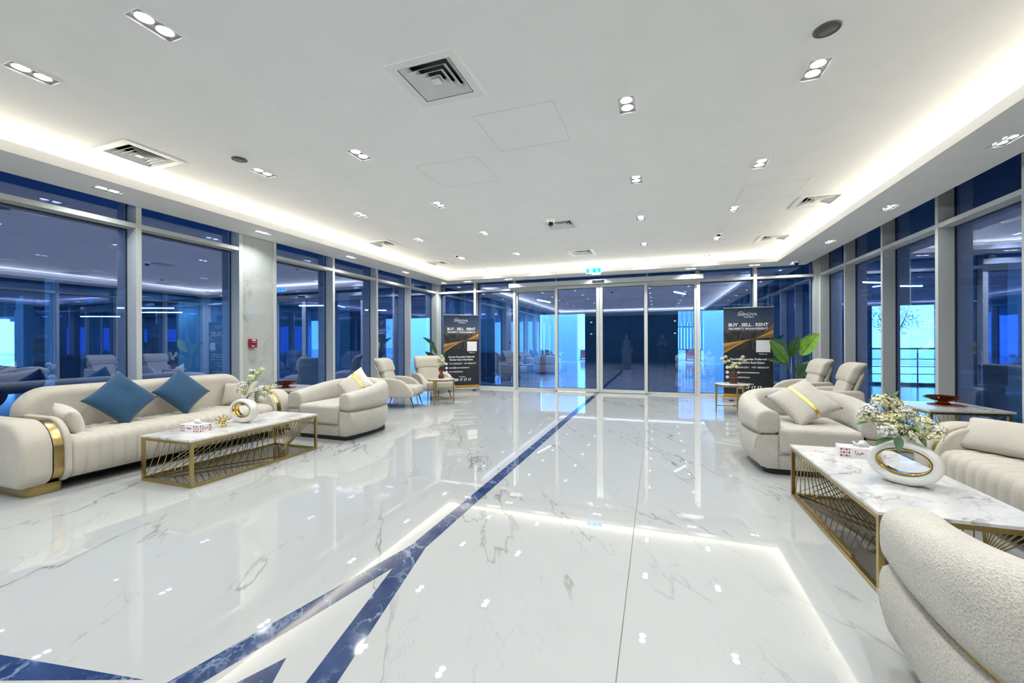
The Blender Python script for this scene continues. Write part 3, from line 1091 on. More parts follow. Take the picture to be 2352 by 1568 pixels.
# ---- long sofa with channelled seat and gold arm bands (front faces local -y, length along x)
def make_sofa(label):
    t = thing('sofa', label, 'sofa', group='long channelled sofas')
    iw = 1.035                               # inner half length
    prof = rrect(-.50, .42, .075, .610, (.13, .06, .10, .27), 8)

    def arm(sx):
        lay = ((iw, iw + .052, 'arm_inner_facing', 'velvet', 0, .020), (iw + .052, iw + .120, 'gold_band', 'gold', .016, .002), (iw + .120, iw + .325, 'arm', 'velvet', 0, .045))
        for a, c, nm, mat, ins, bev in lay:
            pr = rrect(-.50 + ins, .42 - ins, .075 + ins, .640 - ins, (.13, .06, .10, .27), 8)
            x0, x1 = sorted((sx * a, sx * c))
            B().soft(pr, x0, x1, bev, 'YZ').build(nm, mat, t, 'all' if mat == 'velvet' else True)
        x0, x1 = sorted((sx * (iw + .02), sx * (iw + .27)))
        B().soft(rrect(x0, x1, -.42, .34, .06, 5), 0, .085, .003).build('foot', 'gold', t, True)
    arm(1)
    arm(-1)
    B().soft(rrect(-1.11, 1.11, .36, .878, (.02, .02, .25, .25), 10), .155, .425, .085, 'XZ', 5).build('backrest', 'velvet', t, 'all')
    # channelled seat
    n = 21
    cw = 2 * iw / n
    profp = [(.20, .405), (.20, .462), (.0, .470), (-.25, .474), (-.40, .468), (-.455, .452), (-.485, .415), (-.497, .36), (-.497, .25), (-.488, .165), (-.470, .115), (-.43, .100), (.20, .100)]
    rows = []
    for i in range(n):
        for q in range(7):
            u = q / 6
            if i > 0 and q == 0:
                continue
            sc = .022 * (1 - math.sin(PI * u) ** .42)
            row = []
            for j, (y, z) in enumerate(profp):
                yy, zz = y, z
                if 1 <= j <= 10:
                    cy_, cz_ = -.15, .27
                    d = Vector((yy - cy_, zz - cz_)).normalized()
                    if j <= 4:
                        d = Vector((0, 1))
                    elif j >= 7:
                        d = Vector((-1, 0))
                    yy, zz = yy - d.x * sc, zz - d.y * sc
                row.append((-iw + (i + u) * cw, yy, zz))
            rows.append(row)
    B().grid(rows).build('channelled_seat', 'velvet', t, 'all')
    B().box(-iw, iw, -.30, .40, .06, .41).build('seat_base', 'black', t)
    return t


SO1 = make_sofa('long cream sofa with channelled seat under the left windows')
SO1.location = (-5.44, 3.235, 0)
SO1.rotation_euler = (0, 0, R(90))
SO2 = dup(SO1, 'long cream sofa with channelled seat at the right edge of the picture', (2.56, 3.10, 0), R(-90))


# ---- scatter cushions
def cushion_mesh(b, w, h, th, puff=.5, n=18, dent=0.0):
    pts = {}
    for sgn in (1, -1):
        rows = []
        for j in range(n + 1):
            row = []
            for i in range(n + 1):
                u, v = -1 + 2 * i / n, -1 + 2 * j / n
                # edges curve in so that the corners look drawn out
                x = u * w / 2 * (1 - .09 * (1 - abs(v) ** 2.2) * abs(u) ** 3)
                y = v * h / 2 * (1 - .09 * (1 - abs(u) ** 2.2) * abs(v) ** 3)
                f = max(0, (1 - abs(u) ** 2.4) * (1 - abs(v) ** 2.4)) ** puff
                z = sgn * (th / 2 * f * (1 - dent * math.exp(-((u - .2) ** 2 + (v - .3) ** 2) * 6)) + .003)
                row.append((x, y, z))
            rows.append(row)
        b.grid(rows)
    # close the seam
    ring0 = []
    for k in range(4 * n):
        pass
    return b


def cushion(label, loc, rot, w, h, th, mat, group, band=None, dent=0.0, name='cushion'):
    """rot = Euler of the cushion plane (its local z is the face normal)"""
    b = cushion_mesh(B(), w, h, th, dent=dent)
    bm = bmesh.new()
    me = b.mesh('tmp')
    bm.from_mesh(me)
    bmesh.ops.remove_doubles(bm, verts=bm.verts, dist=.0075)
    bmesh.ops.recalc_face_normals(bm, faces=bm.faces)
    m2 = bpy.data.meshes.new(name)
    bm.to_mesh(m2)
    bm.free()
    bpy.data.meshes.remove(me)
    m2.materials.append(MT[mat])
    m2.polygons.foreach_set('use_smooth', [True] * len(m2.polygons))
    t = thing(name, label, 'cushion', (0, 0, 0), 0, group)
    t.matrix_world = Matrix.LocRotScale(Vector(loc), rot, None)
    o = bpy.data.objects.new('cover', m2)
    COL.objects.link(o)
    o.parent = t
    if band:
        off, wd = band
        rows = []
        N = 20
        for i in range(N + 1):
            v = -1 + 2 * i / N
            row = []
            for q in range(4):
                u = off + wd * (q / 3 - .5)
                f = max(0, (1 - abs(u) ** 2.4) * (1 - abs(v) ** 2.4)) ** .5
                x = u * w / 2
                y = v * h / 2 * (1 - .09 * (1 - abs(u) ** 2.2) * abs(v) ** 3)
                row.append((x, y, th / 2 * f + .0075))
            rows.append(row)
        B().grid(rows).build('gold_band', 'sequin', t, 'all', fix=False)
    return t


def face_rot(facing, lean, spin):
    """cushion whose face looks towards angle `facing` (deg, 0=+X), leaning back `lean` deg, spun in its plane by `spin` deg"""
    return (Matrix.Rotation(R(facing), 3, 'Z') @ Matrix.Rotation(R(90 - lean), 3, 'Y') @ Matrix.Rotation(R(90 + spin), 3, 'Z')).to_quaternion()


GC = 'scatter cushions'
cushion('dark blue linen cushion on the left sofa, nearer of the two', (-5.39, 2.79, .715), face_rot(-6, 22, 42), .46, .46, .17, 'bluefab', GC, None, .25)
cushion('dark blue linen cushion on the left sofa, farther of the two', (-5.41, 3.40, .722), face_rot(-4, 24, 40), .44, .44, .16, 'bluefab', GC, None, .1)
cushion('small cream cushion tucked beside the near arm of the left sofa', (-5.32, 2.335, .585), face_rot(78, 20, 8), .42, .26, .15, 'creamfab', GC)
cushion('plain beige cushion leaning on the far arm of the left sofa', (-5.38, 4.10, .62), face_rot(-62, 24, 3), .42, .32, .16, 'velvet', GC)
cushion('cream cushion with gold band on the left love seat', (-4.24, 5.06, .675), face_rot(-78, 30, 45), .43, .43, .15, 'creamfab', GC, (.30, .16))
cushion('cream cushion with gold band on the right love seat', (1.43, 5.03, .672), face_rot(-98, 46, 36), .48, .48, .17, 'boucle', GC, (-.06, .13))
cushion('wide beige cushion leaning on the right sofa', (2.42, 3.98, .590), face_rot(212, 40, 0), .60, .29, .15, 'velvet', GC)


# ---- coffee tables: gold frame, fan of rods, marble top
def make_coffee(label, fl=1):
    t = thing('coffee_table', label, 'coffee table', group='gold framed coffee tables')
    hx, hy, H, w_ = .345, .73, .430, .026
    top = B().box(-hx - .004, hx + .004, -hy - .004, hy + .004, H - .018, H).build('marble_top', 'table_marble', t, False, .002)
    zt, zb = H - .018 - w_ / 2, w_ / 2
    for sx in (-1, 1):
        for sy in (-1, 1):
            B().bar((sx * (hx - w_ / 2), sy * (hy - w_ / 2), 0), (sx * (hx - w_ / 2), sy * (hy - w_ / 2), H - .018), w_).build('leg', 'gold', t)
    for z in (zt, zb):
        for s_ in (-1, 1):
            B().bar((s_ * (hx - w_ / 2), -hy + w_, z), (s_ * (hx - w_ / 2), hy - w_, z), w_).build('rail', 'gold', t)
            B().bar((-hx + w_, s_ * (hy - w_ / 2), z), (hx - w_, s_ * (hy - w_ / 2), z), w_).build('rail', 'gold', t)
    # smoked glass shelf low down
    B().box(-hx + w_, hx - w_, -hy + w_, hy - w_, .006, .010).build('mirror_shelf', 'shelf', t)
    # fan of thin rods: from the upper front rail to a low diagonal bar
    p0, p1 = Vector((-hx + w_, fl * (-hy + w_), .030)), Vector((hx - w_, fl * hy * .42, .030))
    B().bar(p0, p1, .014).build('diagonal_bar', 'gold', t)
    p2 = Vector((hx * .25, fl * hy * .30, .030))
    B().bar(p0 + Vector((-.008, fl * .03, 0)), Vector((-hx + w_, fl * hy * .5, .030)), .018).build('diagonal_bar', 'gold', t)
    n = 28
    for k in range(n):
        u = k / (n - 1)
        a = Vector((hx - w_ * .6, fl * (-hy + .06 + u * (2 * hy - .12)), zt - .012))
        q = p0.lerp(p1, u / .66) if u < .66 else p1 + Vector((-(u - .66) * .3, 0, 0))
        B().cyl(q, a, .0034, .0034, 6).build('rod', 'gold', t)
    for k in range(20):
        u = k / 19
        a = Vector((-hx + w_ * .6, fl * (-hy + .16 + u * (2 * hy - .40)), zt - .012))
        q = p0.lerp(p2, u)
        B().cyl(q, a, .0034, .0034, 6).build('rod', 'gold', t)
    return t


MT['shelf'] = plain('smoked_mirror_shelf', (0.30, 0.28, 0.25), 0.06, 0.6, noise=0.05)
CT1 = make_coffee('gold framed coffee table with marble top in front of the left sofa')
CT1.location = (-4.285, 3.275, 0)
CT2 = make_coffee('gold framed coffee table with marble top in the right foreground', -1)
CT2.location = (1.415, 3.34, 0)


# ---- square corner tables with a few slanted rods
def make_corner(label):
    t = thing('corner_table', label, 'side table', group='square gold side tables')
    a, H, w_ = .335, .60, .026
    B().box(-a - .02, a + .02, -a - .02, a + .02, H - .02, H).build('marble_top', 'table_marble', t, False, .002)
    for sx in (-1, 1):
        for sy in (-1, 1):
            B().bar((sx * (a - .013), sy * (a - .013), 0), (sx * (a - .013), sy * (a - .013), H - .02), w_).build('leg', 'gold', t)
    for z in (H - .034, .014):
        for s_ in (-1, 1):
            B().bar((s_ * (a - .013), -a + w_, z), (s_ * (a - .013), a - w_, z), w_).build('rail', 'gold', t)
            B().bar((-a + w_, s_ * (a - .013), z), (a - w_, s_ * (a - .013), z), w_).build('rail', 'gold', t)
    for s_ in (-1, 1):
        for k in range(7):
            u = -.8 + 1.6 * k / 6
            B().cyl((u * a, s_ * (a - .02), H - .05), (u * a * .35 * s_, 0, .028), .0036, .0036, 6).build('rod', 'gold', t)
    for k in range(5):
        u = -.7 + 1.4 * k / 4
        B().cyl((-(a - .02), u * a, H - .05), (0, u * a * .3, .028), .0036, .0036, 6).build('rod', 'gold', t)
    return t


CN1 = make_corner('square gold side table with marble top in the left corner between sofa and love seat')
CN1.location = (-5.50, 5.08, 0)
CN2 = dup(CN1, 'square gold side table with marble top by the right windows', (2.93, 5.74, 0), R(6))


def bowl_set(x, y, z, where):
    t = thing('footed_bowl', 'footed amber glass bowl on the side table ' + where, 'bowl', (x, y, z + .004), 0, 'amber glass bowls')
    B().lathe([(.050, .0), (.066, .003), (.062, .012), (.044, .028), (.034, .036)], 40).build('foot', 'amber', t, True)
    prof = [(.032, .035), (.075, .042), (.130, .058), (.158, .074), (.160, .078), (.135, .092), (.132, .090), (.150, .077), (.122, .063), (.066, .048), (.002, .044)]
    B().lathe(prof, 48, cap0=True, cap1=False).build('bowl', 'amber', t, True)
    m = thing('coaster', 'round brown woven coaster under the bowl ' + where, 'coaster', (x + .02, y - .02, z), 0, 'brown coasters')
    B().lathe([(.150, 0), (.154, .002), (.150, .0038)], 40).build('disc', 'mat', m)
    B().lathe([(.146, .0038), (.150, .0046), (.154, .0038)], 40, cap0=False, cap1=False).build('rim', 'mat', m)


bowl_set(-5.53, 4.98, .60, 'in the left corner')
bowl_set(2.97, 5.84, .60, 'by the right windows')


# ---- round side tables
def make_round(label, ang):
    t = thing('round_side_table', label, 'side table', group='round side tables')
    H, r = .535, .285
    B().lathe([(r - .004, H - .018), (r, H - .014), (r, H - .003), (r - .004, H)], 56).build('marble_top', 'table_marble', t, True)
    B().lathe([(r - .002, H - .046), (r + .001, H - .044), (r + .001, H - .0185), (r - .002, H - .0182), (r - .016, H - .0182), (r - .016, H - .046)], 56, cap0=False, cap1=False).build('gold_rim', 'gold', t, True)
    for k in range(3):
        a = R(ang + 120 * k)
        c, s_ = math.cos(a), math.sin(a)
        B().cyl((c * .262, s_ * .262, H - .02), (c * .268, s_ * .268, 0), .021, .010, 12).build('leg', 'gold', t, True)
        B().bar((c * .264, s_ * .264, .125), (0, 0, .125), .016, .014).build('stretcher', 'gold', t)
    return t


RT1 = make_round('round marble side table with three gold legs between the left lounge chairs', 264)
RT1.location = (-4.35, 7.85, 0)
RT2 = make_round('round marble side table with three gold legs before the right banner', 182)
RT2.location = (1.31, 8.46, 0)


# ---- lounge chairs (front faces local -y)
def make_lounge(label):
    t = thing('lounge_chair', label, 'armchair', group='taupe lounge chairs')
    softbox(B(), -.285, .285, -.42, .24, .255, .425, .06, .05).build('seat_cushion', 'chairfab', t, 'all')
    softbox(B(), -.31, .31, -.36, .30, .215, .275, .05, .02).build('seat_base', 'chairfab', t, 'all')
    for sx in (-1, 1):
        pr = [(-.36, .225), (.0, .215), (.36, .23), (.405, .30), (.415, .45), (.405, .575), (.36, .605), (.20, .600), (.02, .590), (-.12, .560), (-.23, .500), (-.31, .410), (-.375, .335), (-.385, .27)]
        x0, x1 = sorted((sx * .285, sx * .385))
        B().soft(pr, x0, x1, .038, 'YZ', 4).build('arm', 'chairfab', t, 'all')
    # backrest: a curved panel leaning back, and the thick head cushion
    def panel(z0, z1, wd, y_of, th, bow, name, rc):
        rows_f, rows_b = [], []
        nz, nx = 12, 16
        rings = []
        for j in range(nz + 1):
            v = j / nz
            ring = []
            z = z0 + (z1 - z0) * v
            # rounded silhouette
            e = min(1, min(v, 1 - v) * (z1 - z0) / rc)
            wcut = wd - rc * .7 * (1 - math.sqrt(max(0, 1 - (1 - e) ** 2)))
            tt = th * (.45 + .55 * math.sqrt(max(0, 1 - (1 - e) ** 2)))
            for k in range(2 * nx):
                a = 2 * PI * k / (2 * nx)
                cx, sy = math.cos(a), math.sin(a)
                q = (abs(cx) ** 4 + abs(sy) ** 4) ** (-.25)
                x = wcut * cx * q
                y = y_of(z) + tt / 2 * sy * q - bow * (x / wd) ** 2
                ring.append((x, y, z))
            rings.append(ring)
        return B().rings(rings, True, True).build(name, 'chairfab', t, 'all')
    lean = lambda z: .20 + (z - .40) * .33
    panel(.26, .86, .325, lambda z: lean(z) + .10, .075, .05, 'back_shell', .08)
    panel(.38, .74, .285, lambda z: lean(z) + .02, .12, .04, 'back_cushion', .06)
    panel(.695, .985, .335, lambda z: lean(z) + .035 + max(0, z - .9) * .4, .165, .07, 'head_cushion', .075)
    for sx in (-1, 1):
        B().cyl((sx * .25, -.30, .22), (sx * .29, -.37, 0), .016, .008, 10).build('leg', 'bronze', t, True)
        B().cyl((sx * .25, .26, .22), (sx * .28, .34, 0), .016, .008, 10).build('leg', 'bronze', t, True)
    return t


def face_to(dx, dy):
    return math.atan2(dx, -dy)      # turns local -y to (dx, dy)


LC1 = make_lounge('taupe lounge chair with head cushion by the left windows, turned to the room')
LC1.location = (-4.98, 7.28, 0)
LC1.rotation_euler = (0, 0, face_to(.97, .25))
LC2 = dup(LC1, 'taupe lounge chair beside the left banner, facing the camera', (-4.93, 8.52, 0), face_to(.80, -.60))
LC3 = dup(LC1, 'taupe lounge chair by the right windows, nearer one', (2.36, 7.42, 0), face_to(-.99, .10))
LC4 = dup(LC1, 'taupe lounge chair by the right windows, farther one beside the plant', (2.42, 8.78, 0), face_to(-.985, -.05))


# ---- ribbed amber vases and bouquets
def amber_vase(label, x, y, z, kind):
    t = thing('glass_vase', label, 'vase', (x, y, z), 0, 'amber glass vases')
    prof = []
    N = 60
    for i in range(N + 1):
        v = i / N
        if kind == 0:
            r = .052 + .016 * math.sin(v * PI * 3.2) - .004 * v + .0025 * math.sin(v * 2 * PI * 9)
        else:
            r = .058 - .004 * v + .009 * abs(math.sin(v * PI * 5))
        prof.append((r, v * .245))
    prof += [(r - .005, zz) for r, zz in reversed(prof[2:])] + [(.002, .012)]
    B().lathe(prof, 36, cap0=True, cap1=False).build('body', 'amberd', t, True)
    B().lathe([(.060, .0), (.062, .004), (.058, .009)], 36).build('foot', 'amberd', t, True)
    return t


amber_vase('ribbed amber glass vase on the left round side table', -4.36, 7.87, .535, 0)
amber_vase('bubbled amber glass vase on the right round side table', 1.33, 8.44, .535, 1)


def bloom(t, c, r, n, mat, seed, up=(0, 0, 1)):
    """a cluster of small cupped petals"""
    rn = random.Random(seed)
    b = B()
    c = Vector(c)
    up = Vector(up).normalized()
    for _ in range(n):
        d = Vector((rn.gauss(0, 1), rn.gauss(0, 1), rn.gauss(0, 1))).normalized()
        if d.dot(up) < -.35:
            d = -d
        p = c + d * r * rn.uniform(.55, 1.0)
        u = d.orthogonal().normalized()
        v = d.cross(u)
        a = rn.uniform(0, 2 * PI)
        u, v = u * math.cos(a) + v * math.sin(a), v * math.cos(a) - u * math.sin(a)
        s_ = r * rn.uniform(.17, .30)
        k = s_ * .35
        b.add([p - u * s_ + d * k, p - v * s_ * .7, p + u * s_ + d * k, p + v * s_ * .7, p - d * k * .6], [(0, 1, 4), (1, 2, 4), (2, 3, 4), (3, 0, 4)])
    return b.build('bloom', mat, t, 'all', fix=False)


def leafmesh(p0, d, up, L, W, droop=.3, fold=.25, n=10, m=4):
    p0, d, up = Vector(p0), Vector(d).normalized(), Vector(up)
    side = d.cross(up).normalized()
    up = side.cross(d).normalized()
    rows = []
    for i in range(n + 1):
        u = i / n
        wv = W / 2 * (math.sin(PI * min(1, u ** .75 * .98 + .02)) ** .8)
        c = p0 + d * L * u - Vector((0, 0, 1)) * droop * L * u * u
        rows.append([tuple(c + side * wv * (q / m) + up * abs(q / m) * wv * fold) for q in range(-m, m + 1)])
    return B().grid(rows)


def bouquet(label, base, mouth_r, blooms, leaves, seed, scale=1.0):
    """base = mouth of the vase; blooms = list of (dx,dy,dz,r)"""
    t = thing('flower_bouquet', label, 'flowers', base, 0, 'flower bouquets')
    rn = random.Random(seed)
    for k, (x, y, z, r) in enumerate(blooms):
        st = (rn.uniform(-1, 1) * mouth_r * .5, rn.uniform(-1, 1) * mouth_r * .5, -.06)
        B().tube([st, (x * .3, y * .3, max(.01, z * .45)), (x, y, z - r * .3)], .0026, 6).build('stem', 'stem', t, True)
        bloom(t, (x, y, z), r, 130, 'petal' if k % 3 else 'petalw', seed * 50 + k)
    for (x, y, z, dx, dy, dz, L) in leaves:
        leafmesh((x, y, z), (dx, dy, dz), (0, 0, 1), L, L * .5, .2).build('leaf', 'leaf' if rn.random() > .4 else 'leafd', t, 'all', fix=False)
    return t


rb = random.Random(3)
bouquet('dense cream bouquet in the vase on the left round side table', (-4.36, 7.87, .78), .045,
        [(.05 * math.cos(a) * q, .05 * math.sin(a) * q, z, .045) for a, q, z in [(0, 1.2, .06), (1.2, 1.2, .09), (2.4, 1.3, .05), (3.6, 1.2, .10), (4.9, 1.3, .06), (0.6, .8, .17), (2.6, .9, .18), (4.4, .9, .16), (1.6, .3, .22), (5.6, 1.5, .13), (3.0, 1.5, .13)]], [(.03, 0, .02, .5, -.5, .5, .07), (-.03, .02, .1, -.6, .2, .6, .08)], 4)
bouquet('loose cream blossom spray in the vase on the right round side table', (1.33, 8.44, .78), .045,
        [(-.19, -.02, .20, .042), (-.13, .0, .235, .036), (-.15, -.03, .14, .042), (-.08, 0, .16, .036), (-.02, -.02, .07, .042), (.05, 0, .05, .042), (.10, .02, .12, .036), (.13, .02, .19, .04), (.18, .02, .17, .036), (.15, 0, .24, .032), (-.06, -.02, .04, .036), (.02, .02, .11, .036)],
        [(.16, .02, .22, .7, .1, .6, .07), (-.2, 0, .22, -.7, 0, .5, .06), (.06, 0, .08, .5, -.4, .3, .07)], 5)


# ---- ring vases with gold lining
def ring_vase(label, x, y, z, rz):
    t = thing('ring_vase', label, 'vase', (x, y, z), rz, 'cream ring vases')
    N, Mm = 64, 20
    rings = []
    ao, bo_, ai, bi = .172, .132, .122, .078
    zc = .130
    for i in range(N):
        a = 2 * PI * i / N
        co = (ao * math.cos(a), zc + bo_ * math.sin(a))
        ci = (ai * math.cos(a), zc + .010 + bi * math.sin(a))
        co = (co[0], max(co[1], .0))
        cm = ((co[0] + ci[0]) / 2, (co[1] + ci[1]) / 2)
        hw = math.hypot(co[0] - ci[0], co[1] - ci[1]) / 2
        dx, dz = (co[0] - ci[0]) / (2 * hw), (co[1] - ci[1]) / (2 * hw)
        ring = []
        for k in range(Mm):
            b_ = 2 * PI * k / Mm
            cc, ss = math.cos(b_), math.sin(b_)
            q = (abs(cc) ** 3 + abs(ss) ** 3) ** (-1 / 3)
            zz = cm[1] + dz * hw * cc * q
            ring.append((cm[0] + dx * hw * cc * q, .048 * ss * q, max(zz, 0.0)))
        rings.append(ring)
    B().rings(rings, closed=True).build('ring_body', 'ceramic', t, 'all')
    # gold lining of the hole
    rg = []
    for i in range(N):
        a = 2 * PI * i / N
        r_ = []
        for f, yy in ((1.004, -.040), (.960, -.041), (.945, 0), (.960, .041), (1.004, .040)):
            r_.append((ai * f * math.cos(a), yy, zc + .010 + bi * f * math.sin(a)))
        rg.append(r_)
    B().rings(rg, closed=True).build('gold_lining', 'goldm', t, 'all')
    B().lathe([(.030, .250), (.026, .262), (.025, .280), (.030, .296), (.026, .297), (.021, .28), (.021, .258)], 28, cap0=False, cap1=False).build('neck', 'ceramic', t, 'all')
    return t


ring_vase('cream ring vase with gold lining on the left coffee table', -4.30, 3.33, .43, R(3))
ring_vase('cream ring vase with gold lining on the right coffee table', 1.425, 3.16, .43, R(-34))
bouquet('cream flowers with a tall and a drooping spray in the left ring vase', (-4.30, 3.33, .715), .02,
        [(-.10, .06, .10, .055), (-.085, .03, .05, .05), (.05, .05, .20, .045), (-.03, .12, .26, .04), (.06, .13, .23, .045), (.12, .12, .29, .035), (.20, .05, .08, .045), (.26, .05, .04, .045), (.28, .06, .09, .04), (.24, .03, -.02, .042), (.33, .08, .10, .035)],
        [(.02, .08, .22, -.3, .3, .8, .09), (.03, .1, .2, .6, .3, .7, .08), (.22, .05, .08, .5, .2, .5, .08), (0, .06, .12, -.4, .1, .5, .07), (.28, .06, .08, .8, .1, .3, .06)], 8)
bouquet('full cream flowers with green leaves in the right ring vase', (1.425, 3.16, .715), .02,
        [(-.16, .02, .14, .055), (-.10, .04, .20, .058), (-.03, .05, .19, .05), (.0, .02, .15, .05), (-.12, .0, .09, .055), (-.06, -.02, .06, .058), (-.10, -.05, .035, .055), (.03, -.03, .02, .045), (.10, .02, .08, .058), (.15, .0, .04, .052), (.13, -.02, .01, .05), (-.04, .0, .12, .05), (.04, .06, .12, .05), (-.18, .04, .10, .045)],
        [(-.06, .03, .22, -.25, .1, .9, .085), (-.05, .03, .22, .45, .1, .8, .085), (-.18, .0, .08, -.8, -.2, -.1, .09), (-.08, -.06, .0, -.75, -.3, -.15, .12), (-.06, -.07, .01, -.2, -.5, -.5, .09), (.0, 0, .06, .3, -.6, .1, .10), (.05, -.04, .02, .1, -.7, -.5, .07), (-.03, -.02, .1, -.2, -.7, .3, .09)], 9)

# ---- gold urchin ornament
t = thing('urchin_ornament', 'small gold spiky urchin ornament on the left coffee table', 'ornament', (-4.275, 3.075, .43 + .060))
B().lathe([(.002, -.030), (.018, -.024), (.029, -.008), (.029, .008), (.018, .024), (.002, .030)], 20).build('core', 'goldm', t, True)
rn = random.Random(12)
dirs = []
for k in range(26):
    zz = 1 - 2 * (k + .5) / 26
    a = k * 2.399963
    rr = math.sqrt(1 - zz * zz)
    dirs.append(Vector((rr * math.cos(a), rr * math.sin(a), zz)))
low = min(d.z * .074 for d in dirs)
for d in dirs:
    L = .058 + .018 * rn.random() if d.z > -.8 else .0595
    if d.z * L < -.0585:
        L = .0585 / -d.z
    sp = B().cyl(d * .022, d * (L - .004), .0026, .0022, 6).build('spike', 'goldm', t)
    B().cyl(d * (L - .005), d * L, .0055, .0055, 8).build('tip', 'goldm', sp)


# ---- tissue boxes
def tissue(label, x, y, z, rz):
    t = thing('tissue_box', label, 'tissue box', (x, y, z), rz, 'tissue boxes')
    a, c, H = .125, .065, .075
    b = B()
    b.box(-a, a, -c, c, 0, H - .002)
    for (x0, x1, y0, y1) in ((-a, -.07, -c, c), (.07, a, -c, c), (-.07, .07, -c, -.022), (-.07, .07, .022, c)):
        b.box(x0, x1, y0, y1, H - .002, H)
    b.build('carton', 'carton', t)
    # printed lozenge ornament on front and side
    def lozenge(x0, x1, place, nm):
        b = B()
        nx = max(2, round((x1 - x0) / .018))
        sx = (x1 - x0) / nx
        for i in range(nx):
            for j in range(3):
                cx, cz = x0 + (i + .5) * sx, .0145 + j * .023
                r1 = .0078
                r2 = .0042 if (i + j) % 2 else 0
                q = [(cx - r1, cz), (cx, cz - r1 * 1.25), (cx + r1, cz), (cx, cz + r1 * 1.25)]
                if r2:
                    p = [(cx - r2, cz), (cx, cz - r2 * 1.25), (cx + r2, cz), (cx, cz + r2 * 1.25)]
                    b.add([place(*k) for k in q + p], [(0, 1, 5, 4), (1, 2, 6, 5), (2, 3, 7, 6), (3, 0, 4, 7)])
                else:
                    b.add([place(*k) for k in q], [(0, 1, 2, 3)])
        b.build(nm, 'redprint', t, fix=False)
    fr = lambda u, v: (u, -c - .0004, v)
    lozenge(-a + .003, -.058, fr, 'ornament_print')
    lozenge(.045, a - .003, fr, 'ornament_print')
    lozenge(-c + .003, -.02, lambda u, v: (a + .0004, u, v), 'ornament_print')
    lozenge(.03, c - .003, lambda u, v: (a + .0004, u, v), 'ornament_print')
    # folded tissue
    rows = []
    for i in range(13):
        u = i / 12
        row = []
        for j in range(9):
            v = j / 8
            ww = .055 * (1 - .25 * v)
            row.append(((u - .5) * 2 * ww + .012 * math.sin(v * 4) + .02 * v, .012 * math.sin(u * 9 + v * 2) * (.4 + v) + .006 * math.sin(v * 7), H - .006 + .050 * v * (1 - .35 * abs(u - .5) - .15 * math.sin(u * 6)) + (.004 * math.sin(u * 17) * v)))
        rows.append(row)
    o = B().grid(rows).build('tissue', 'paper', t, 'all', fix=False)
    md = o.modifiers.new('thick', 'SOLIDIFY')
    md.thickness = .0015
    return t


TB1 = tissue('white tissue box with maroon ornament on the left coffee table', -4.33, 2.845, .43, R(4))
TB2 = tissue('white tissue box with maroon ornament on the right coffee table', 1.435, 3.80, .43, R(-8))
AR = '\uFE8D\uFEB0\uFEF4\uFEEB'
text_mesh('brand_lettering', 'Heiza', .027, 'redprint', TB1, front_plane(-.006, -.0655, .040), bold=.0004)
text_mesh('brand_lettering', AR, .030, 'redprint', TB1, Matrix.Translation((.1255, .006, .040)) @ Matrix.Rotation(R(90), 4, 'Z') @ Matrix.Rotation(R(90), 4, 'X'), bold=.0003)
text_mesh('brand_lettering', AR, .036, 'redprint', TB2, front_plane(-.006, -.0655, .042), bold=.0003)
text_mesh('brand_lettering', 'Heiza', .024, 'redprint', TB2, Matrix.Translation((.1255, .006, .040)) @ Matrix.Rotation(R(90), 4, 'Z') @ Matrix.Rotation(R(90), 4, 'X'), bold=.0004)


# ---- tall plants
def plant(label, x, y, leaves, pot_r, pot_h):
    t = thing('potted_plant', label, 'plant', (x, y, 0), 0, 'tall potted plants')
    B().lathe([(pot_r * .75, 0), (pot_r * .8, .01), (pot_r, pot_h - .02), (pot_r * 1.04, pot_h), (pot_r * .94, pot_h), (pot_r * .92, pot_h - .05), (.002, pot_h - .05)], 36, cap1=False).build('pot', 'pot', t, True)
    B().lathe([(pot_r * .91, pot_h - .052), (pot_r * .9, pot_h - .035), (.002, pot_h - .03)], 24, cap1=False).build('soil', 'bark', t, True)
    for k, (bx, by, bz, dx, dy, dz, L, W, dr, mat, fx, fy) in enumerate(leaves):
        B().tube([(fx, fy, pot_h - .05), (fx * .6 + bx * .4, fy * .6 + by * .4, (pot_h + bz) * .52), (bx, by, bz)], .009, 8, .005).build('stalk', 'stem', t, True)
        lf_ = leafmesh((bx, by, bz), (dx, dy, dz), (-.35, -.9, .35), L, W, dr, .22, 14, 5).build('leaf', mat, t, 'all', fix=False)
        c = [Vector((bx, by, bz)) + Vector((dx, dy, dz)).normalized() * L * u - Vector((0, 0, 1)) * dr * L * u * u for u in (0, .3, .6, .92)]
        B().tube([p + Vector((0, -.003, .0)) for p in c], .005, 6, .0015).build('midrib', 'leafd', lf_, True)


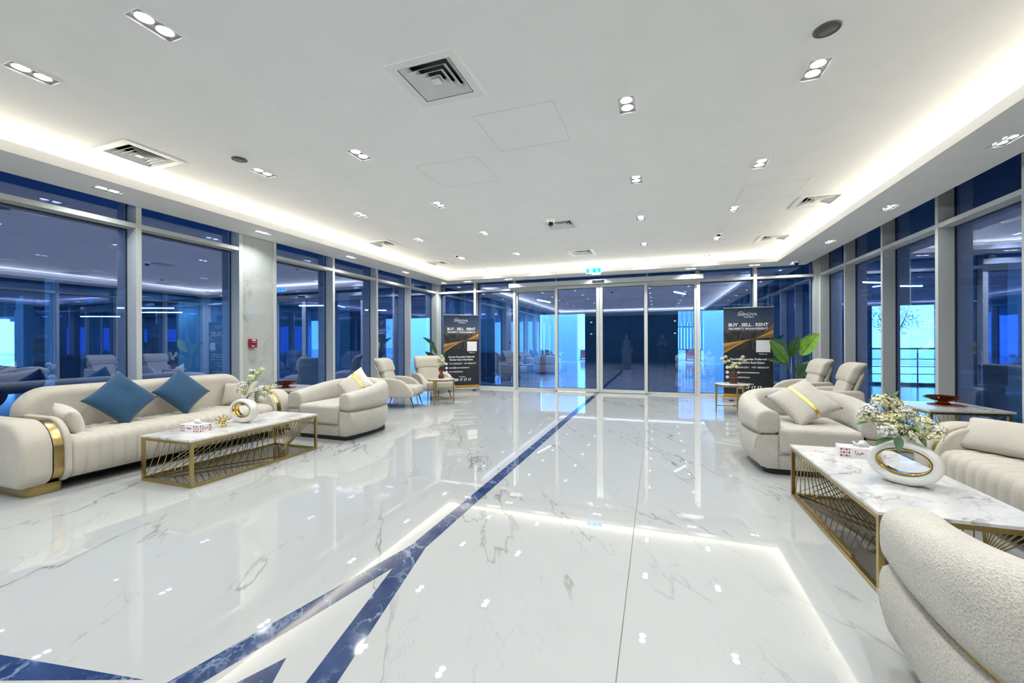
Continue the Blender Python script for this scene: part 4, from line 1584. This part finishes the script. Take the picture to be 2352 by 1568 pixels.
plant('broad leaved banana plant behind the right lounge chairs', 2.62, 9.72,
      [(.12, .0, 1.02, .30, -.12, .55, .58, .26, .10, 'leafb', .02, 0), (-.12, -.02, .86, -.40, -.1, .62, .62, .20, .10, 'leaf', -.02, 0), (.10, .12, 1.18, .42, .05, .45, .48, .14, .12, 'leaf', .03, .02), (-.02, .1, 1.0, .08, -.2, .5, .5, .2, .1, 'leafd', 0, .03),
       (.08, -.1, .82, .75, -.1, .12, .42, .15, .12, 'leaf', .02, -.02), (.04, -.12, .62, .10, -.25, .30, .38, .24, .1, 'leafd', .02, -.03), (-.1, .0, .86, -.7, .1, .25, .40, .13, .15, 'leafd', -.03, .02), (-.1, .1, 1.15, -.5, .2, .5, .42, .16, .2, 'leafd', -.02, .03)], .17, .34)
plant('slender plant with pointed leaves behind the left lounge chair', -5.32, 9.45,
      [(-.10, .0, 1.25, -.55, .0, .34, .42, .09, .05, 'leafd', -.01, 0), (-.04, .02, 1.02, -.35, -.1, .60, .40, .11, .02, 'leaf', 0, .02), (.02, 0, .82, -.5, -.2, .42, .46, .14, .05, 'leafd', .01, 0), (.06, 0, .80, .35, -.2, .5, .40, .13, .1, 'leaf', .02, 0), (.0, .05, .72, -.75, -.1, .25, .36, .12, .1, 'leafd', -.02, .02), (.05, -.05, .68, .1, -.5, .5, .34, .12, .1, 'leafd', .02, -.02)], .14, .30)


# ---- roll-up banners
def banner(label, p, rz, W):
    t = thing('rollup_banner', label, 'banner', p, rz, 'roll-up banners')
    h = W / 2
    B().soft(rrect(-h - .015, h + .015, .0, .075, .014, 3), -.07, .07, .01, 'XZ').build('base_cassette', 'stainless', t, True)
    for sx in (-1, 1):
        B().box(sx * h * .7 - .05, sx * h * .7 + .05, -.14, .14, 0, .008).build('foot', 'blackgloss', t)
    B().box(-h, h, -.004, -.001, .070, 2.035).build('printed_sheet', 'banner', t)
    B().box(-h, h, -.0055, -.0041, .078, .150).build('gold_footer_print', 'goldprint', t)
    B().soft(rrect(-h - .006, h + .006, 2.03, 2.055, .006, 3), -.014, .010, .004, 'XZ').build('top_rail', 'stainless', t, True)
    B().cyl((0, .02, .07), (0, .02, 2.05), .010, .010, 8).build('pole', 'stainless', t)
    B().cyl((0, -.002, 2.054), (0, -.002, 2.075), .006, .006, 8).build('pole_cap', 'stainless', t)

    def shape(pts, mat, nm, y=-.0046):
        b = B()
        b.add([(x * W, y, z) for x, z in pts], [tuple(range(len(pts)))])
        b.build(nm, mat, t)
    # golden swoosh
    shape([(-.5, 1.265), (-.10, 1.325), (.14, 1.365), (-.12, 1.300), (-.5, 1.19)], 'goldprint', 'swoosh_print', -.0050)
    shape([(-.5, 1.19), (-.12, 1.300), (.14, 1.365), (-.18, 1.26), (-.5, 1.08)], 'goldprint2', 'swoosh_print')
    shape([(-.5, 1.08), (-.18, 1.26), (-.05, 1.30), (-.25, 1.195), (-.5, 1.04)], 'goldprint', 'swoosh_print', -.0048)
    shape([(.14, 1.365), (.5, 1.56), (.5, 1.48)], 'goldprint', 'swoosh_print', -.0049)
    shape([(.14, 1.365), (.5, 1.475), (.5, 1.39)], 'goldprint2', 'swoosh_print')
    shape([(.25, 1.45), (.5, 1.68), (.5, 1.60)], 'goldprint2', 'swoosh_print', -.0047)
    # tall tower silhouette of the skyline picture
    shape([(.285, 1.42), (.335, 1.42), (.322, 1.62), (.313, 1.80), (.310, 1.90), (.307, 1.80), (.298, 1.62)], 'gasket', 'tower_print', -.0045)
    y = -.0050

    def tx(s_, size, z, x=0.0, bold=.0, al='CENTER', sx=1.0):
        text_mesh('lettering', s_, size, 'white', t, front_plane(x * W, y, z), al, bold, .0003, sx)
    tx('INNOVA', .090, 1.892, .0, .0004)
    b = B()
    for p0, p1 in (((-.205, 1.865), (-.205, 1.925)), ((-.205, 1.925), (-.145, 1.962)), ((-.145, 1.962), (-.085, 1.935)), ((-.205, 1.865), (-.19, 1.865))):
        b.bar((p0[0] * W, y, p0[1]), (p1[0] * W, y, p1[1]), .0007, .007)
    b.build('roof_logo', 'white', t)
    tx('Real Estate', .042, 1.838, .02, .0006)
    tx('BUY . SELL . RENT', .098, 1.665, 0, .0038)
    tx('PROPERTY MANAGEMENT', .062, 1.580, 0, .0018, sx=1.03)
    b = B()
    b.add([(x * W, -.0047, z) for x, z in ((.16, 1.07), (.44, 1.07), (.44, 1.33), (.16, 1.33))], [(0, 1, 2, 3)])
    b.build('blank_code_patch', 'white', t)
    tx('Follow us', .040, 1.03, .30, .0006)
    tx('Danube Properties Preferred', .060, .915, 0, .0020)
    tx('Partner Innova Real Estate', .060, .840, -.005, .0020)
    tx('+971 506201229 /', .052, .735, -.36, .001, 'LEFT', .96)
    tx('+971 509201577', .052, .735, .065, .001, 'LEFT', .94)
    tx('leasing@innovarealestate.ae', .050, .625, -.36, .001, 'LEFT', .98)
    tx('innovarealestate.ae', .050, .520, -.36, .001, 'LEFT', .98)
    for z in (.735, .625, .520):
        B().cyl((-.425 * W, -.0052, z), (-.425 * W, -.0042, z), .034, .034, 20).build('contact_icon', 'white', t)
    tx('Toll Free', .046, .375, .02, .001)
    tx('800 17 17 17', .090, .295, .02, .0032)


banner('dark roll-up banner with gold swoosh beside the left lounge chairs', (-4.97, 10.09, 0), R(38), .96)
banner('dark roll-up banner with gold swoosh in front of the right entrance pane', (1.895, 10.22, 0), R(0), .96)

# =================================================================== OUTSIDE THE GLASS (covered forecourt and street)
GZ = -0.004
gb = B()
for (x0, x1, y0, y1) in ((-60, -6.35, -25, 28), (3.62, 24, -25, 28), (-6.35, 3.62, 11.02, 28), (-6.35, 3.62, -25, YR - .15)):
    gb.box(x0, x1, y0, y1, -.2, GZ)
tag(gb.build('forecourt_floor', 'outfloor'), kind='structure')
tag(B().box(-90, 60, 28.001, 90, -.2, GZ).build('street_ground', 'road'), kind='structure')
roof = tag(B().box(-60, 24, -25, 25.2, 3.75, 4.1).build('forecourt_roof', 'slab'), kind='structure')
B().box(-60, 24, 24.7, 25.2, 3.02, 3.749).build('edge_fascia', 'slab', roof)
for y in (13.6, 17.4, 21.5):
    B().box(-58, 22, y - .16, y + .16, 3.45, 3.749).build('roof_beam', 'slab', roof)
for x in (-20.0, -11.5, 9.0):
    B().box(x - .2, x + .2, -24, 24.6, 3.40, 3.749).build('roof_beam', 'slab', roof)


def extwall(name, mat, x0, x1, y0, y1, z1=3.74):
    return tag(B().box(x0, x1, y0, y1, GZ, z1).build(name, mat), kind='structure')


extwall('wall_street_white_west', 'outwhite', -7.7, -5.2, 28.6, 29.0, 7)
B().box(-7.72, -7.12, 28.45, 28.599, GZ, 7).build('pilaster', 'outwhite', bpy.data.objects['wall_street_white_west'])
extwall('wall_street_white_east', 'outwhite', 2.86, 6.4, 28.6, 29.0, 7)
extwall('wall_street_grey', 'greyclad', -60, -25.2, 24.2, 24.6)
extwall('wall_street_grey_middle', 'greyclad', -22.6, -16.3, 24.2, 24.6)
extwall('wall_street_grey_near', 'greyclad', -13.9, -9.75, 24.2, 24.6)
extwall('wall_street_far', 'outwhite', -40, -14.0, 33.2, 33.6, 7)
extwall('wall_street_dark', 'darkclad', -8.75, -6.75, 24.2, 24.6)
extwall('wall_street_grey_east', 'greyclad', 5.6, 9.7, 24.2, 24.6)
extwall('wall_street_dark_east', 'darkclad', 12.2, 15.6, 24.2, 24.6)
extwall('wall_street_dark_far_east', 'darkclad', 16.1, 24, 24.2, 24.6)
extwall('wall_south_east', 'greyclad', 3.7, 24, -20, -19.6)
extwall('wall_far_east', 'greyclad', 23.5, 24, -19.6, 24.2)
extwall('wall_far_west', 'outwhite', -44, -43.5, 16.4, 27.8)
extwall('wall_stair_core', 'darkclad', -9.0, -5.6, 17.0, 20.4)
for k in range(6):
    B().box(-5.6, -5.575, 17.05 + k * .56, 17.58 + k * .56, .1, 3.6).build('cladding_panel', 'darkclad', bpy.data.objects['wall_stair_core'])
extwall('wall_store', 'greyclad', -24.5, -19.0, 15.2, 22)
core = extwall('wall_lift_core', 'darkclad', -3.25, .93, 20.0, 22.6)
for k in range(4):
    B().box(-3.24 + k * 1.043, -2.22 + k * 1.043, 19.975, 19.9995, .1, 3.7).build('cladding_panel', 'darkclad', core)
for x, z, lb in ((.80, 2.24, 'upper warm wall light at the right edge of the dark core'), (.80, 1.69, 'lower warm wall light at the right edge of the dark core'), (-2.93, 2.25, 'upper warm wall light at the left edge of the dark core'), (-2.93, 1.69, 'lower warm wall light at the left edge of the dark core'), (-2.55, 2.25, 'upper warm wall light second from the left edge of the core'), (-2.55, 1.69, 'lower warm wall light second from the left edge of the core')):
    t = thing('wall_light', lb, 'wall light', (x, 19.93, z), 0, 'wall lights on the core')
    B().box(-.05, .05, .0, .044, -.09, .09).build('body', 'bronze', t)
    B().box(-.045, .045, -.02, -.0005, -.035, .035).build('lit_glass', 'sconce', t)

# columns of the forecourt
for k, (x, y, m, lb) in enumerate(((-18.3, 7.9, 'greyclad', 'grey forecourt column seen through the left windows'), (-30.0, 11.6, 'outwhite', 'pale slim column by the bright western opening'), (-33.0, 12.6, 'outwhite', 'second pale slim column by the bright western opening'), (-12.5, 14.5, 'greyclad', 'grey column behind the pane right of the marble pier'), (9.0, 14.2, 'greyclad', 'grey column outside the right windows'))):
    t = thing('forecourt_column', lb, 'column', (x, y, GZ), 0, 'forecourt columns')
    hw = .3 if m == 'greyclad' else .18
    B().box(-hw, hw, -hw, hw, .0, 3.40 if k in (0, 3, 4) else 3.75).build('shaft', m, t)
    B().box(-hw - .03, hw + .03, -hw - .03, hw + .03, 0, .12).build('base', 'darkclad', t)

# hanging tube lamps
for k, (x, y, a, L, lb) in enumerate(((-4.2, 15.9, 80, 1.2, 'hanging tube lamp outside the left door panel'), (7.13, 15.5, 17, .7, 'hanging tube lamp outside the right windows'), (5.9, 14.3, 30, 1.1, 'hanging tube lamp behind the right mullion'), (-14.1, 14.1, 16, 1.2, 'hanging tube lamp right of the marble pier'), (-13.2, 17.2, 30, 1.0, 'short hanging tube lamp farther right of the marble pier'),
                                       (-22.0, 12.3, 25, 2.4, 'hanging tube lamp behind the blue cushions'), (-24.5, 14.2, 25, 2.4, 'second hanging tube lamp behind the blue cushions'), (-31.4, 15.1, 25, 2.4, 'hanging tube lamp above the parked car'), (.75, 14.9, 65, .9, 'hanging tube lamp outside the right fixed door panel'))):
    t = thing('tube_lamp', lb, 'tube lamp', (x, y, 2.95), R(a), 'hanging tube lamps')
    B().box(-L / 2, L / 2, -.04, .04, .0, .04).build('batten', 'trimwhite', t)
    B().cyl((-L / 2, 0, -.018), (L / 2, 0, -.018), .018, .018, 10).build('tube', 'tube', t)
    for sx in (-.4, .4):
        B().cyl((L * sx, 0, .04), (L * sx, 0, .7995), .004, .004, 6).build('hanger', 'stainless', t)
# service pipes under the roof
for k, (y, z) in enumerate(((15.6, 3.28), (16.4, 3.18), (19.0, 3.22), (23.0, 3.15))):
    t = thing('ceiling_pipe', ['nearest thin service pipe under the forecourt roof', 'second thin service pipe under the forecourt roof', 'third thin service pipe under the forecourt roof', 'farthest thin service pipe under the forecourt roof'][k], 'pipe', (0, y, z), 0, 'service pipes')
    B().cyl((-20, 0, 0), (10, 0, 0), .03, .03, 8).build('pipe', 'stainless', t)
    for q in range(8):
        B().cyl((-18 + q * 3.6, 0, .03), (-18 + q * 3.6, 0, 3.75 - z), .006, .006, 6).build('hanger', 'stainless', t)

# street beyond: hoarding, barriers, sign, tree
t = thing('site_hoarding', 'grey corrugated hoarding seen through the right door panel', 'hoarding', (2.1, 31.0, GZ))
for k in range(16):
    B().box(-1.6 + k * .2, -1.6 + k * .2 + .11, -.03 if k % 2 else 0, .02, .7, 2.62).build('corrugated_sheet', 'fence', t)
B().box(-1.7, 1.7, .03, .08, .7, .8).box(-1.7, 1.7, .03, .08, 2.3, 2.4).build('rail', 'stainless', t)
for k in range(4):
    B().box(-1.6 + k * 1.0, -1.52 + k * 1.0, .03, .1, 0, 2.5).build('post', 'stainless', t)
t = thing('tower_block', 'bright white ribbed building above the corrugated hoarding', 'building', (2.3, 44, GZ))
B().box(-3, 3, 0, 6, 0, 14).build('wall', 'outwhite', t)
for k in range(14):
    B().box(-2.9 + k * .42, -2.74 + k * .42, -.25, -.001, 3.2, 14).build('fin', 'fence', t)
for k, (x, m, lb) in enumerate(((1.35, 'white', 'white plastic road barrier left of the red one'), (2.35, 'barred', 'red plastic road barrier below the hoarding'), (-4.75, 'barred', 'red plastic road barrier left of the dark core'))):
    t = thing('road_barrier', lb, 'barrier', (x, 30.2, GZ), 0, 'road barriers')
    b = B().soft([(-.25, 0), (.25, 0), (.22, .18), (.10, .40), (.07, .74), (-.07, .74), (-.10, .40), (-.22, .18)], -.48, .48, .02, 'YZ', 2)
    b.build('body', m, t)
    B().box(-.4, .4, -.275, -.26, .06, .16).build('stripe', 'white', t)
t = thing('street_sign_board', 'blue sign board across the far left opening', 'sign', (-10.94, 29.5, GZ))
B().box(-.48, .48, -.03, .03, 2.35, 2.85).build('board', 'bluesign', t)
for x in (-.42, .42):
    B().cyl((x, .06, 0), (x, .06, 2.8), .04, .04, 8).build('post', 'stainless', t)


def leaf_cloud(b, c, rad, n, size, seed):
    rn = random.Random(seed)
    for _ in range(n):
        d = Vector((rn.gauss(0, 1), rn.gauss(0, 1), rn.gauss(0, 1))).normalized() * (rn.random() ** .45)
        p = Vector(c) + Vector((d.x * rad[0], d.y * rad[1], d.z * rad[2]))
        u = Vector((rn.uniform(-1, 1), rn.uniform(-1, 1), rn.uniform(-1, 1))).normalized()
        v = u.orthogonal().normalized()
        s_ = size * rn.uniform(.6, 1.3)
        b.add([p - u * s_, p + v * s_ * .4, p + u * s_, p - v * s_ * .4], [(0, 1, 2, 3)])
    return b


for k, (x, y, lb) in enumerate(((-13.1, 35, 'leafy street tree seen through the far left opening'), (16.5, 38, 'leafy street tree seen through the right windows'))):
    t = thing('street_tree', lb, 'tree', (x, y, GZ), 0, 'street trees')
    b = B().tube([(0, 0, 0), (.05, 0, 1.2), (-.05, .05, 2.3)], .13, 8, .07)
    b.tube([(0, 0, 1.6), (.6, .1, 2.6), (.9, .2, 3.4)], .06, 6, .02).tube([(0, 0, 1.5), (-.6, -.1, 2.4), (-.9, 0, 3.2)], .06, 6, .02)
    b.build('trunk', 'bark', t, True)
    tag(leaf_cloud(B(), (0, 0, 2.9), (1.6, 1.2, 1.2), 900, .09, k).build('crown', 'leafd', t, fix=False), kind='stuff')

# planters, railings and posts close to the glass
for k, (x, y, lx, ly, h, lb) in enumerate(((-5.75, 21.9, .35, 1.2, .62, 'brown planter with low shrubs beside the stair core'), (-7.0, 15.6, .9, .4, .70, 'brown planter with low shrubs in front of the stair core'), (-8.0, 22.6, .9, .4, .6, 'brown planter with low shrubs near the street'))):
    t = thing('planter_box', lb, 'planter', (x, y, GZ), 0, 'forecourt planters')
    b = B().box(-lx, lx, -ly, ly, 0, h * .9)
    for (x0, x1, y0, y1) in ((-lx, lx, -ly, -ly + .04), (-lx, lx, ly - .04, ly), (-lx, -lx + .04, -ly, ly), (lx - .04, lx, -ly, ly)):
        b.box(x0, x1, y0, y1, h * .9, h)
    b.build('box', 'planter', t)
    tag(leaf_cloud(B(), (0, 0, h + .12), (lx, ly, .16), 350, .05, 20 + k).build('shrubs', 'leaf', t, fix=False), kind='stuff')


def urail(x, y, rz, L, h, label, rails=()):
    t = thing('hoop_rail', label, 'railing', (x, y, GZ), rz, 'steel railings')
    r = .1
    pts = [(-L / 2, 0, 0), (-L / 2, 0, h - r)] + [(-L / 2 + r - r * math.cos(R(a)), 0, h - r + r * math.sin(R(a))) for a in (30, 60, 90)]
    pts += [(L / 2 - r + r * math.sin(R(a)), 0, h - r + r * math.cos(R(a))) for a in (0, 30, 60)] + [(L / 2, 0, h - r), (L / 2, 0, 0)]
    B().tube(pts, .026, 10).build('hoop', 'stainless', t, True)
    for z in rails:
        B().cyl((-L / 2, 0, z), (L / 2, 0, z), .013, .013, 8).build('rail', 'stainless', t)
    for q in range(1, int(L / .9)):
        B().cyl((-L / 2 + q * .9, 0, 0), (-L / 2 + q * .9, 0, h), .02, .02, 8).build('baluster', 'stainless', t)


urail(-6.35, 14.5, 0, 1.3, .95, 'stainless hoop railing outside the second entrance pane')
urail(8.2, 17.4, R(8), 3.6, 1.05, 'long stainless railing outside the right windows', (.2, .45, .7))
urail(5.2, 19.6, R(-15), 1.8, 1.05, 'short stainless railing farther behind the right windows', (.3, .6))
t = thing('door_post', 'slim stainless post standing outside beside the entrance', 'post', (-4.42, 11.6, GZ))
B().cyl((0, 0, 0), (0, 0, .76), .028, .028, 12).build('tube', 'stainless', t)
B().cyl((0, 0, 0), (0, 0, .012), .075, .075, 16).build('base_plate', 'stainless', t)
B().box(-.005, .34, -.02, .02, .745, .775).build('arm', 'stainless', t)
tag(B().box(4.6, 9.6, 15.3, 15.5, GZ, .06).build('trim_5', 'outwhite'), kind='structure')
t = thing('reader_post', 'dark access post outside the right fixed door panel', 'post', (3.3, 19.5, GZ))
B().box(-.22, .22, -.1, .1, .0, 1.0).build('pillar', 'darkclad', t)
B().box(-.16, .02, -.104, -.1, .62, .95).build('panel', 'white', t)

# parked car outside the left windows
t = thing('parked_car', 'black parked car seen through the first left window', 'car', (-13.2, 2.75, GZ), 0)
prof = [(-2.2, .30), (2.2, .30), (2.30, .50), (2.22, .78), (1.30, .95), (.62, 1.36), (.1, 1.45), (-.7, 1.44), (-1.45, 1.10), (-2.15, 1.02), (-2.28, .62)]
b = B()
ring = []
for xx, ins in ((-.86, .12), (-.90, .03), (-.90, 0), (.90, 0), (.90, .03), (.86, .12)):
    ring.append([(xx * (1 if z < 1.0 else .80), y * (1 - ins * .15), z - (ins * .2 if z > .5 else -ins * .2)) for y, z in prof])
b.rings(ring, True, True)
b.build('body', 'carpaint', t, True, .02)
for sx in (-1, 1):
    b = B()
    q = [(-.62, 1.37), (.05, 1.38), (.52, 1.30), (1.05, 1.01), (-1.30, 1.03)]
    b.add([(sx * (.905 - (z - 1.0) * .42), y, z) for y, z in q] + [(sx * (.915 - (z - 1.0) * .42), y, z) for y, z in q], [(4, 3, 2, 1, 0), (5, 6, 7, 8, 9)] + [(i, (i + 1) % 5, 5 + (i + 1) % 5, 5 + i) for i in range(5)])
    b.build('side_window', 'carglass', t)
    for y in (-1.38, 1.42):
        wv = B().cyl((sx * .70, y, .33), (sx * .92, y, .33), .33, .33, 28).build('wheel', 'rubber', t, True, .02)
        B().cyl((sx * .921, y, .33), (sx * .930, y, .33), .2, .2, 20).build('hub', 'stainless', wv)
    B().box(sx * .55 - .18, sx * .55 + .18, 2.20, 2.30, .62, .74).build('headlamp', 'white', t)


# =================================================================== PEOPLE (behind the camera, seen in the door glass)
def person(name, label, loc, rz, pose, top, bottom, robe=False, hgt=1.74):
    P = pose
    joints = ['pelvis', 'belly', 'chest', 'neck', 'head', 'crown']
    rad = {'pelvis': (.155, .11), 'belly': (.135, .10), 'chest': (.165, .115), 'neck': (.052, .055), 'head': (.075, .092), 'crown': (.055, .07)}
    V, E, RR, idx = [], [], [], {}

    def add(n, p, r):
        idx[n] = len(V)
        V.append(p)
        RR.append(r if isinstance(r, tuple) else (r, r))
    prev = None
    for j in joints:
        add(j, P[j], rad[j])
        if prev:
            E.append((idx[prev], idx[j]))
        prev = j
    for sd in ('L', 'R'):
        ch = [('shoulder', .062), ('elbow', .043), ('wrist', .029), ('palm', .036)]
        pr = 'chest'
        for n, r in ch:
            add(n + sd, P[n + sd], r)
            E.append((idx[pr], idx[n + sd]))
            pr = n + sd
        w_, p_ = Vector(P['wrist' + sd]), Vector(P['palm' + sd])
        d = (p_ - w_).normalized()
        side = d.cross(Vector((0, 0, 1))).normalized()
        for k, (off, ln) in enumerate(((-.03, .07), (-.01, .082), (.01, .078), (.03, .062))):
            a = p_ + side * off + d * .03
            add('f%d%s' % (k, sd), tuple(a), .0095)
            E.append((idx['palm' + sd], idx['f%d%s' % (k, sd)]))
            add('g%d%s' % (k, sd), tuple(a + d * ln * .6 + Vector((0, 0, -.012))), .0085)
            E.append((idx['f%d%s' % (k, sd)], idx['g%d%s' % (k, sd)]))
        sg = -1 if sd == 'L' else 1
        add('t' + sd, tuple(w_.lerp(p_, .5) - side * sg * .045 + d * .02), .010)
        E.append((idx['wrist' + sd], idx['t' + sd]))
        for a, b_, r in (('hip', 'pelvis', .085), ('knee', 'hip', .058), ('ankle', 'knee', .040), ('toe', 'ankle', .036)):
            add(a + sd, P[a + sd], r)
            E.append((idx[b_ if b_ == 'pelvis' else b_ + sd], idx[a + sd]))
    me = bpy.data.meshes.new(name)
    me.from_pydata(V, E, [])
    o = bpy.data.objects.new(name + '_tmp', me)
    COL.objects.link(o)
    sk = o.modifiers.new('skin', 'SKIN')
    sk.use_smooth_shade = True
    for i, r in enumerate(RR):
        me.skin_vertices[0].data[i].radius = r
        me.skin_vertices[0].data[i].use_root = (i == 0)
    ss = o.modifiers.new('sub', 'SUBSURF')
    ss.levels = ss.render_levels = 2
    dg = bpy.context.evaluated_depsgraph_get()
    m2 = bpy.data.meshes.new_from_object(o.evaluated_get(dg))
    bpy.data.objects.remove(o, do_unlink=True)
    m2.materials.clear()
    for m in ('skin', top, bottom, 'black'):
        m2.materials.append(MT[m])
    nz = P['neck'][2]
    pz = P['pelvis'][2]
    hands = [Vector(P['wristL']), Vector(P['wristR'])]
    palms = [Vector(P['palmL']), Vector(P['palmR'])]
    for f in m2.polygons:
        c = f.center
        if c.z > nz - .01 or any((c - (h_ * .3 + q * .7)).length < .14 for h_, q in zip(hands, palms)):
            f.material_index = 0
        elif c.z < .085:
            f.material_index = 3
        else:
            f.material_index = 1 if c.z > pz else 2
    bo = bpy.data.objects.new(name, m2)
    COL.objects.link(bo)
    bo.location = loc
    bo.rotation_euler = (0, 0, rz)
    tag(bo, label, 'person')
    hx, hy, hz = P['head']
    b = B()
    rows = []
    for i in range(8):
        ph = PI / 2 * i / 7
        rows.append([(hx + .088 * math.cos(ph) * math.cos(a), hy - .012 + .102 * math.cos(ph) * math.sin(a) * (1 if math.sin(a) < .2 else .9), hz + .015 + (.02 if math.sin(a) > .2 else -.05) * (1 - i / 7) + .115 * math.sin(ph)) for a in [2 * PI * k / 20 for k in range(20)]])
    b.grid(rows, True).build('hair', 'hair', bo, 'all')
    b = B()
    b.rings([[(hx + .012 * math.cos(a), hy + .088 + dd, hz - .02 + zz + .016 * math.sin(a)) for a in [2 * PI * k / 8 for k in range(8)]] for dd, zz in ((-.02, .03), (.012, -.008), (.008, -.022))], True, True)
    b.build('nose', 'skin', bo, True)
    for sx in (-1, 1):
        B().lathe([(.002, -.008), (.010, -.005), (.012, 0), (.010, .005), (.002, .008)], 10, (hx + sx * .032, hy + .084, hz + .012)).build('eye', 'hair', bo, True)
        B().lathe([(.004, -.03), (.014, -.018), (.017, .005), (.012, .026), (.003, .033)], 8, (hx + sx * .080, hy - .004, hz - .008)).build('ear', 'skin', bo, True)
    B().box(hx - .024, hx + .024, hy + .080, hy + .089, hz - .052, hz - .044).build('mouth', 'redprint', bo)
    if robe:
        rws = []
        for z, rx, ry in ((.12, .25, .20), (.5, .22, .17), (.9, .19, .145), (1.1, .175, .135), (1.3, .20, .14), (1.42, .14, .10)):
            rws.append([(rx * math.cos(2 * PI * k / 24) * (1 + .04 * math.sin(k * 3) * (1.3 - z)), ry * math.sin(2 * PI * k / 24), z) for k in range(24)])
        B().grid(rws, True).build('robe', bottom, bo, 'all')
    return bo


STAND = {'pelvis': (0, 0, .95), 'belly': (0, .01, 1.10), 'chest': (0, .0, 1.32), 'neck': (0, .015, 1.49), 'head': (0, .035, 1.60), 'crown': (0, .03, 1.68),
         'hipL': (-.09, 0, .90), 'kneeL': (-.11, .03, .50), 'ankleL': (-.12, 0, .085), 'toeL': (-.14, .16, .04), 'hipR': (.09, 0, .90), 'kneeR': (.11, .04, .50), 'ankleR': (.13, .03, .085), 'toeR': (.16, .19, .04),
         'shoulderL': (-.19, -.01, 1.38), 'elbowL': (-.25, -.03, 1.10), 'wristL': (-.25, .06, .86), 'palmL': (-.245, .085, .79), 'shoulderR': (.19, -.01, 1.38), 'elbowR': (.25, -.03, 1.10), 'wristR': (.25, .06, .86), 'palmR': (.245, .085, .79)}
PHOTO = dict(STAND)
PHOTO.update({'elbowL': (-.25, .05, 1.12), 'wristL': (-.10, .24, 1.22), 'palmL': (-.055, .29, 1.255), 'elbowR': (.25, .05, 1.12), 'wristR': (.10, .24, 1.22), 'palmR': (.055, .29, 1.255)})
person('person', 'person in dark clothes raising both hands, mirrored in the right fixed door panel', (.30, -.55, 0), 0, PHOTO, 'navycloth', 'navycloth')
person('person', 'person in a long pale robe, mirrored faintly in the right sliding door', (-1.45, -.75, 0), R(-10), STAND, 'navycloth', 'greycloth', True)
